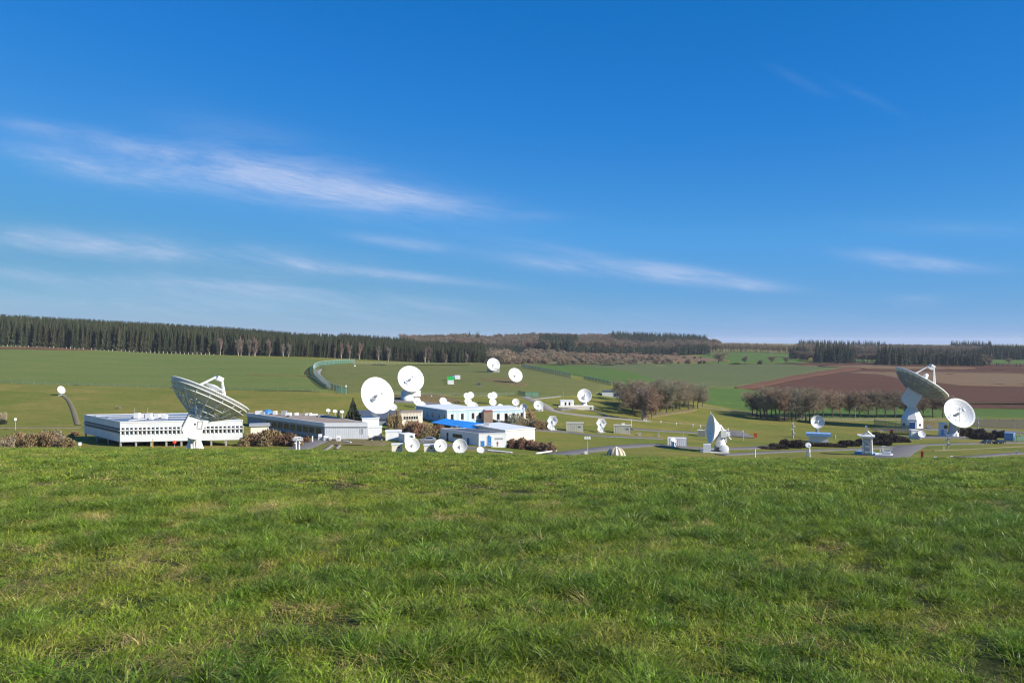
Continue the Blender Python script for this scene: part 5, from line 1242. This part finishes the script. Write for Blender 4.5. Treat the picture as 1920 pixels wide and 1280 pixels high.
pole('short white post left of the dark mound', 1416, 857, 841, 'none', 'marker_post', 'post', r=.12, m_=palewall_m)
pole('thin post at the right edge of the front road', 1906, 853, 846, 'box', 'marker_post', 'post', r=.1)
pole('slim white mast right of the blue cabin', 1911, 827, 815, 'box', 'camera_mast', 'camera mast', r=.12)
pole('thin pole standing on the lawn above the six-sided dishes', 1183.5, 800, 785.5, 'none', 'marker_post', 'post', r=.09, m_=palewall_m)
pole('thin pole left of the service container', 1281, 826, 810, 'none', 'marker_post', 'post', r=.07)
pole('short grey post before the blue-roofed hut, on its right', 1566, 822, 815, 'none', 'marker_post', 'post', r=.18, m_=conc_m)
pole('short post with yellow top left of the long building', 150, 845, 830, 'box', 'marker_post', 'post', r=.08, m_=yellow_m)
rs_ = pole('round red sign on a post beneath the stilted building', 327, 845, 828, 'none', 'red_sign', 'sign', r=.05)
MB().lathe([(.001, -.06), (.42, -.06), (.42, .06), (.001, .06)], 20, M=Matrix.Rotation(R(90), 4, 'X')).build('plate', red_m, rs_, (0, -.12, 17*gd(327, G(327, 845).y).y/F-.1))
def stub(label, u, v, w_px, h_px, m_, name, cat, dep=1.0):
    p, rz, sx, sz = frame(u, v); root = empty(name, p, label, cat, None, rz)
    MB().box((0, 0, h_px*sz*.45-.1), (w_px*sx, dep, h_px*sz*.9+.2), taper=.96).build('body', m_, root); MB().box((0, 0, h_px*sz*.95), (w_px*sx*1.08, dep*1.08, h_px*sz*.1)).build('cap', m_, root); return root
stub('orange-red box standing on grass by the side-turned dish', 1416.5, 820, 6, 8.5, orange_m, 'marker_box', 'box')
stub('dark red box by the tower fence', 1671.5, 812, 5, 7, red_m, 'marker_box', 'box')
stub('bright red pillar at the road fork on the right', 1729, 859, 5, 14, red_m, 'red_pillar', 'pillar', .8)
stub('small white bollard on the grass near the crest, far right', 1784.5, 861, 5, 6, white_m, 'bollard', 'bollard')
stub('low white block on the grass near the crest, right of the red pillar', 1754, 860, 5.5, 4, white_m, 'bollard', 'bollard')
stub('white box at the foot of the medium dish by the bending road', 1017, 770, 3, 6, white_m, 'equipment_cabinet', 'cabinet')
stub('white signboard at the parking before the office', 586, 829, 2, 12, white_m, 'signboard', 'sign', .2)
stub('white little cabinet beside the fence pole, far end of the curved fence', 665.5, 688, 3, 3.4, white_m, 'equipment_cabinet', 'cabinet')
stub('tiny white cabinet alone on the lawn right of the second largest dish', 809, 744, 2.2, 3, white_m, 'equipment_cabinet', 'cabinet')
stub('grey roadside block, left one below the beige shelters', 1199, 816, 6, 5, conc_m, 'concrete_block', 'block')
stub('grey roadside block, right one below the beige shelters', 1235, 818, 4, 6, conc_m, 'concrete_block', 'block')
# dotted row of short lamps across the lawn
b0 = None
for i, (u, v) in enumerate(((1211, 792), (1239, 794), (1268, 797), (1299, 800), (1313, 802))):
    p, rz, sx, sz = frame(u, v); lab = ['first', 'second', 'third', 'fourth', 'fifth'][i]+' from the left of the short white path lights on the lawn'
    if b0 is None:
        b0 = empty('path_light', p, lab, 'path light', 'short path lights across the lawn', rz); MB().tube((0, 0, -.1), (0, 0, .8), .09, n=6).build('post', palewall_m, b0); MB().lathe([(.22, .75), (.3, .95), (.2, 1.15), (.001, 1.2)], 10).build('lamp_head', white_m, b0)
    else: copy_thing(b0, p, rz, lab)
p, rz, sx, sz = frame(532, 846); root = empty('multi_feed_antenna', p, 'grey ring-shaped antenna frame on two legs before the brown mound', 'antenna', None, rz); 
p, rz, sx, sz = frame(558, 845); root.location = p
mb = MB()
for i in range(20):
    t, t2 = i*math.pi/10, (i+1)*math.pi/10
    for z_, rr_ in ((20*sz, 9.5*sx), (23*sz, 9.5*sx), (26*sz, 7*sx)): mb.tube((rr_*math.cos(t), rr_*.5*math.sin(t), z_), (rr_*math.cos(t2), rr_*.5*math.sin(t2), z_), .07, n=4)
    if i % 2: mb.tube((9.5*sx*math.cos(t), 4.7*sx*math.sin(t), 20*sz), (9.5*sx*math.cos(t), 4.7*sx*math.sin(t), 25*sz), .06, n=4)
mb.build('ring_frame', palewall_m, root)
for x in (-3, 3): MB().tube((x*sx, 0, -.2), (x*sx, 0, 20*sz), .22, .16, 6).box((x*sx*1.5, 0, 15*sz), (3*sx, .6, 2*sz)).build('leg', palewall_m, root)
MB().box((-6*sx, 0, .7), (5*sx, 1.2, 1.2)).build('motor_box', dgrey_m, root)
for (u0, v0, u1, v1, lb) in ((1005, 851.5, 1043, 846, 'long white pipe lying on the grass near the crest'), (915, 846, 960, 850, 'thin pale rail lying right of the little upturned dish'), (645, 828, 658, 831, 'short pale plank lying before the panelled wall')):
    a, e = G(u0, v0), G(u1, v1); c = (a+e)/2; root = empty('ground_pipe', c, lb, 'pipe'); MB().tube(a-c+Vector((0, 0, .25)), e-c+Vector((0, 0, .25)), .22, n=8).build('pipe', white_m, root)
    for f in (.2, .8): MB().box((a-c).lerp(e-c, f)+Vector((0, 0, .05)), (.6, .6, .25)).build('support', conc_m, root)

# ------------------------------------------------------------------ fences
def fence(label, px, h, sp, wire, post_m, name='fence', pr=.06, top=True):
    pts = gpath(px, sp); c = pts[len(pts)//2]; off = Vector((c.x, c.y, Hs(c.x, c.y))); root = empty(name, off, label, 'fence')
    mb = MB(); V_ = []
    for p in pts: z = Hs(p.x, p.y); V_ += [(p.x-off.x, p.y-off.y, z-off.z+.05), (p.x-off.x, p.y-off.y, z-off.z+h)]
    mb.add(V_, [(2*i, 2*i+2, 2*i+3, 2*i+1) for i in range(len(pts)-1)]); mb.build('wire_mesh', wire, root)
    if top:
        tb_ = MB()
        for i in range(len(pts)-1): tb_.tube(V_[2*i+1], V_[2*i+3], .09, n=4, caps=False)
        tb_.build('top_rail', post_m, root)
    pm = meshof(MB().tube((0, 0, -.2), (0, 0, h+.15), pr, n=5), 'post', post_m)
    step = max(1, math.ceil(len(pts)/98))
    for i in range(0, len(pts), step): put(pm, 'post', root, V_[2*i])
    return root
railp_m = mat('pale_green_rail', (.42, .52, .48), .5, var=.05)
fence('tall green mesh fence curving round the left end of the compound', [(640, 736), (620, 730), (603, 716), (590, 703), (588, 694), (598, 686.5), (630, 682.5), (663, 681)], 3.0, 3., fmesh_m, railp_m)
fence('outer low green fence on the left bend of the compound', [(612, 731), (596, 720), (582, 704), (583, 694), (592, 687)], 2.2, 3., fmesh_m, fence_m)
fence('straight green mesh fence running down right of the soil-patch dish', [(977, 689), (1020, 698), (1071, 709.5)], 3.0, 4., fmesh_m, railp_m)
fence('green mesh fence continuing down to the bare trees', [(1094, 711), (1120, 717), (1147, 723)], 2.6, 4., fmesh_m, railp_m)
fence('tall green mesh fence left of the octagonal tower', [(1639, 801), (1660, 804), (1685, 809), (1706, 814)], 3.6, 3., fmesh_m, fence_m)
fence('green mesh fence beside the blue cabin at the right edge', [(1902, 827), (1930, 826), (1990, 825)], 2.2, 3., fmesh_m, fence_m)
fence('thin grey wire fence between the green crop and the meadow on the left', [(-150, 715), (0, 719), (150, 723), (300, 728), (450, 732), (600, 736)], 1.6, 5., fthin_m, grey_m, pr=.022, top=False)
fence('thin wire fence along the foot of the spruce forest', [(665, 682), (800, 684), (930, 685), (975, 688)], 2.0, 6., fthin_m, grey_m, pr=.07, top=False)
fence('thin wire fence across the lawn above the small dishes', [(700, 740), (800, 742), (900, 744), (965, 741)], 1.8, 6., fthin_m, grey_m, pr=.025, top=False)
fence('thin dark fence across the grass behind the ribbed dish', [(1500, 787), (1600, 789), (1700, 789), (1800, 789), (1920, 792), (1990, 794)], 1.8, 6., fthin_m, dgrey_m, pr=.06, top=False)
fence('dark green gate and fence where the road leaves the compound lawn', [(972, 741.5), (985, 744), (1010, 744.5)], 2.4, 3., fmesh_m, fence_m)
fence('dark green gate by the camera pole below the curved fence', [(632, 737), (652, 738)], 2.6, 3., fmesh_m, fence_m)
tg = meshof(MB().tube((0, 0, 0), (0, 0, 1.7), .2, .16, 5), 'tree_guard', cream_m)
for i in range(52):
    u = -2+i*7.9; p = gd(u, float(dF(u))-9); o = bpy.data.objects.new('tree_guard', tg); COL.objects.link(o); o.location = p; o.scale = (1, 1, random.uniform(.6, 1.5)); tag(o, 'pale stake in the row along the foot of the spruce forest', 'stake', 'pale stakes along the spruce forest edge')

# ------------------------------------------------------------------ trees
def place_tree(name, label, cat, u, v, h_px, meshes, Ht, group=None, d=None, wid=1.0, rz=None):
    p = G(u, v) if d is None else gd(u, d); s = h_px*p.y/F/Ht
    root = empty(name, p, label, cat, group, random.uniform(0, 6.28) if rz is None else rz)
    put(meshes[0], 'trunk', root, scale=(s*wid, s*wid, s)); put(meshes[1], 'crown', root, scale=(s*wid, s*wid, s)); return root
TM = [tree_meshes(100+i, bark_m, twig_m, Ht=14., spread=.56, lev=5, kid=3, tw=.024, fork=.26, up=.25, twigs=.85) for i in range(4)]
TG = [tree_meshes(120+i, bark_m, twig2_m, Ht=14., spread=.58, lev=5, kid=3, tw=.026, fork=.26, up=.25, twigs=.85) for i in range(3)]
TR = [tree_meshes(140+i, bark_m, leafm, Ht=14., spread=.60, lev=5, kid=3, tw=.026, fork=.24, up=.2, twigs=.9) for i, leafm in enumerate([leaf_mat('reddish_twigs', (.23, .155, .10), (.19, .13, .085), (.26, .18, .12), .1, .2)]*3)]
TB = [tree_meshes(160+i, birch_m, leaf_mat('birch_twigs', (.24, .185, .15), (.19, .15, .12), None, .1, .2) if i == 0 else bpy.data.materials['birch_twigs'], Ht=14., spread=.36, lev=4, kid=3, tw=.06, fork=.40, up=.8, forks=2) for i in range(3)]
print('tree tris', len(TM[0][1].polygons), len(TR[0][1].polygons))
clA = [(1161, 752, 45, TG), (1175, 762, 50, TG), (1186, 773, 62, TM), (1190, 779, 66, TM), (1197, 768, 62, TG), (1206, 789, 68, TB), (1213, 780, 58, TR), (1220, 775, 62, TM), (1226, 768, 62, TG), (1230, 778, 60, TR), (1237, 772, 64, TM), (1241, 765, 58, TR), (1250, 774, 62, TG), (1256, 766, 58, TM), (1262, 770, 60, TG), (1268, 764, 54, TR), (1275, 768, 56, TG), (1283, 763, 52, TM), (1291, 768, 56, TG), (1300, 763, 48, TG), (1308, 766, 46, TG), (1317, 763, 38, TG), (1184, 764, 48, TR), (1209, 764, 55, TG), (1246, 760, 54, TG), (1200, 778, 40, TR), (1222, 784, 34, TR)]
for i, (u, v, h_, T_) in enumerate(clA):
    birch = T_ is TB
    place_tree('bare_tree', 'tall leafless tree with white forked stems in the middle copse' if birch else 'one of the leafless trees crowded in the copse right of the white house', 'tree', u, v, h_, T_[i % len(T_)], 14., None if birch else 'leafless trees of the middle copse', wid=1.12)
clB = [(1411, 780, 50), (1419, 784, 58), (1426, 784, 60), (1433, 779, 60), (1438, 787, 64), (1446, 783, 62), (1455, 788, 66), (1462, 790, 66), (1471, 789, 66), (1479, 784, 62), (1485, 790, 68), (1492, 786, 62), (1505, 785, 64), (1511, 789, 66), (1518, 792, 68), (1526, 786, 60), (1533, 784, 58)]
for i, (u, v, h_) in enumerate(clB): place_tree('bare_tree', 'one of the dense leafless trees at the left end of the long row', 'tree', u, v, h_, (TM+TG)[i % 7] if i % 5 else TM[i % 4], 14., 'leafless trees at the left end of the row', wid=1.05)
place_tree('bare_tree', 'pale-stemmed leafless birch leaning among the dark trees of the row', 'tree', 1499, 788, 66, TB[1], 14., wid=.95)
rowC = [1543, 1560.6, 1576, 1593, 1611, 1628, 1644, 1660, 1678.6, 1696, 1714, 1731, 1749, 1768]
for i, u in enumerate(rowC): place_tree('avenue_tree', 'one of the evenly spaced leafless trees along the green strip on the right', 'tree', u, 783, 56 if i < 9 else 50, (TM+TR)[i % 6], 14., 'evenly spaced leafless trees of the row', wid=1.15)
for (u, v, h_, w_, lb) in ((1347, 682.5, 26, 1.5, 'round leafless tree alone on the skyline field'), (1397, 683, 19, 1.1, 'smaller leafless tree right of the round lone tree'), (1446, 682, 17, 1.4, 'bushy leafless tree in the far hedge line'), (1473, 682, 15, 1.0, 'small leafless tree at the right end of the far hedge line'), (1428, 682, 10, 1.2, 'low leafless tree at the left of the far hedge line'), (1891, 683, 14, 1.2, 'small leafless tree before the far-right green field'), (941, 684, 33, 1., 'pale brown leafless tree at the end of the spruce forest')):
    place_tree('bare_tree', lb, 'tree', u, v, h_, TG[(int(u)+1) % 3], 14., wid=w_)
for i, (u, h_) in enumerate(((413, 34), (447, 37), (452, 32), (467, 33), (478, 38), (505, 34), (531, 26), (541, 28), (628, 22), (640, 30), (655, 33), (674, 33), (710, 28), (728, 30), (797, 30), (804, 32), (875, 20), (836, 18))):
    place_tree('pale_birch', 'pale bare birch standing against the dark spruce forest edge', 'tree', u, 0, h_, TB[i % 3], 14., 'pale birches along the spruce forest edge', d=float(dF(u))-7, wid=.75)
# conifers near the offices
def conifer(label, u, v, h_px, w_px, seed, d=None):
    p, rz, sx, sz = frame(u, v, d); me = spruce_mesh(seed, h_px*sz, w_px*sx/2, bluewood_m, 26, 26, .04); root = empty('conifer_tree', p, label, 'tree'); put(me, 'crown', root); MB().tube((0, 0, -.2), (0, 0, h_px*sz*.5), .3, .15, 6).build('trunk', bark_m, root)
conifer('tall dark conifer left of the largest dish', 662, 796, 57, 42, 301, 256); conifer('slim little conifer behind the brown roof', 634.5, 790, 27, 10, 302, 262)
# ------------------------------------------------------------------ bushes and hedges
def bush_mesh(seed, n, m_, rx=1., ry=1., rz_=1., size=.12, boxy=False, twig=.5):
    g = np.random.default_rng(seed); V = []; T = []
    bumps = [(g.uniform(-.7, .7)*rx, g.uniform(-.6, .6)*ry, g.uniform(.1, .55)*rz_, g.uniform(.35, .6)) for _ in range(9)]
    while len(T) < n:
        if boxy: x, y, z = g.uniform(-rx, rx), g.uniform(-ry, ry), g.uniform(0, rz_)*(1-.15*g.random())
        else:
            bx, by, bz, br = bumps[g.integers(0, 9)]; v = g.normal(size=3); v /= np.linalg.norm(v); rr = br*(.55+.45*g.random()**.5); x, y, z = bx+v[0]*rr*rx*.8, by+v[1]*rr*ry*.8, bz+v[2]*rr*rz_
            if z < 0: z = -z*.5
        a = g.normal(size=3); a[2] = abs(a[2])+twig; a /= np.linalg.norm(a); b_ = np.cross(a, g.normal(size=3)); b_ /= np.linalg.norm(b_)+1e-6; s = size*g.uniform(.6, 1.5); i = len(V)
        P0 = np.array([x, y, z]); V += [P0-b_*s*.35, P0+b_*s*.35, P0+a*s*1.4]; T.append((i, i+1, i+2))
    return np_mesh('bush', V, T, m_)
BK = {'brush': [bush_mesh(i, 2200, brush_m) for i in range(3)], 'beech': [bush_mesh(10+i, 2600, beech_m) for i in range(3)], 'black': [bush_mesh(20+i, 3200, black_m, size=.13) for i in range(3)],
      'dark': [bush_mesh(30+i, 2600, bluewood_m) for i in range(2)], 'twig': [bush_mesh(40+i, 1500, twig2_m, size=.10, twig=1.2) for i in range(3)], 'gold': [bush_mesh(50, 1800, leaf_mat('golden_brush', (.28, .19, .05), (.2, .15, .05), None, .3, .2))]}
_bn = {'brush': 'brown leafless shrub', 'beech': 'russet hedge bush', 'black': 'low black-brown heather mound', 'dark': 'dark evergreen bush', 'twig': 'grey twiggy shrub', 'gold': 'golden-yellow shrub'}
def bush(kind, u, v, w_px, h_px, where, group=None, dep=None, d=None):
    p, rz, sx, sz = frame(u, v, d); root = bpy.data.objects.new('shrub' if kind not in ('black', 'beech') else ('heather_mound' if kind == 'black' else 'hedge'), BK[kind][int(u) % len(BK[kind])]); COL.objects.link(root)
    root.location = (p.x, p.y, p.z-.1); root.rotation_euler = (0, 0, rz); root.scale = (w_px*sx/2, dep or max(w_px*sx/2*.6, 1.2), h_px*sz/1.0)
    return tag(root, (_bn[kind]+' '+where), 'shrub' if kind != 'beech' else 'hedge', group)
for i, (u, v, w_, h_) in enumerate(((470, 842, 50, 22), (490, 842, 56, 30), (512, 843, 60, 30), (535, 843, 52, 26), (553, 842, 36, 18), (575, 828, 16, 9))): bush('beech' if i % 2 else 'brush', u, v, w_, h_, 'massed on the mound right of the stilted building', 'shrubs on the brown mound', 4, 211 if i < 5 else None)
for i, (u, v, w_, h_) in enumerate(((12, 840, 60, 22), (40, 838, 56, 20), (62, 838, 50, 26), (85, 836, 56, 28), (108, 836, 50, 24), (125, 838, 36, 18), (140, 817, 22, 9), (30, 832, 50, 20), (98, 828, 50, 22))): bush('twig' if i % 4 == 0 else 'brush', u, v, w_, h_, 'in the thicket left of the stilted building', 'shrubs of the far-left thicket', 5)
bush('dark', 4, 795, 20, 10, 'at the left edge of the meadow'); bush('twig', 6, 788, 26, 18, 'at the left edge, above a dark bush'); bush('twig', 222, 775, 14, 7, 'behind the left of the stilted building roof', d=300)
bush('brush', 741, 806, 30, 34, 'tall, right of the largest dish pedestal'); bush('gold', 730, 812, 16, 9, 'low beside the largest dish pedestal')
for i, (u, v, w_, h_) in enumerate(((762, 815, 34, 24), (780, 818, 36, 28), (796, 812, 30, 22), (806, 822, 34, 22), (820, 812, 28, 18), (776, 806, 30, 18), (770, 826, 22, 12))): bush('beech' if i % 3 == 1 else 'brush', u, v, w_, h_, 'in the thicket below the cream office', 'shrubs below the cream office')
bush('twig', 850, 806, 22, 22, 'in front of the bright blue roof', d=243)
bush('dark', 922, 797, 30, 12, 'low, right of the bright blue roof')
for i, (u, v, w_, h_) in enumerate(((948, 800, 26, 14), (965, 802, 30, 26), (980, 803, 26, 22), (996, 804, 30, 24), (1010, 806, 28, 20), (1022, 803, 24, 16), (990, 790, 30, 20))): bush('twig' if i % 2 else 'brush', u, v, w_, h_, 'before the right pale blue office', 'shrubs before the right pale blue office')
for i, (u, v, w_, h_) in enumerate(((960, 839, 34, 16), (978, 841, 36, 20), (996, 842, 34, 17), (1012, 845, 34, 17), (1028, 846, 34, 16))): bush('beech', u, v, w_, h_, 'in the hedge right of the blue-door building', 'hedge bushes right of the blue-door building', 3.)
for i, (u, v, w_, h_) in enumerate(((1440, 841, 50, 5), (1458, 840, 44, 10), (1480, 839, 50, 16), (1500, 838, 40, 9))): bush('black', u, v, w_, h_, 'left of the blue-roofed hut', 'heather mounds left of the blue-roofed hut', 3.)
for i, (u, v, w_, h_) in enumerate(((1525, 836, 60, 8), (1560, 837, 60, 8), (1595, 836, 50, 10), (1618, 834, 40, 12), (1650, 828, 46, 20), (1676, 829, 50, 14), (1645, 834, 50, 12), (1692, 828, 34, 10))): bush('black', u, v, w_, h_, 'between the blue-roofed hut and the octagonal tower', 'heather mounds before the octagonal tower', 3.)
for i, (u, v, w_, h_) in enumerate(((1805, 818, 34, 14), (1825, 816, 44, 14), (1838, 823, 50, 12), (1856, 824, 36, 12), (1870, 820, 30, 14))): bush('black', u, v, w_, h_, 'right of the ribbed dish', 'heather mounds right of the ribbed dish', 3.)
for u, v, w_, h_, lb in ((1122, 684, 8, 5, 'tiny on the far slope, left of a pair'), (1160, 683.5, 18, 7, 'on the far slope, in the middle'), (1170, 684, 14, 7, 'on the far slope, right of a pair'), (1375, 683.5, 24, 3.5, 'stretched low in the far hedge line'), (1424, 683.5, 10, 7, 'upright in the far hedge line')): bush('dark' if u > 1300 else 'twig', u, v, w_, h_, lb)
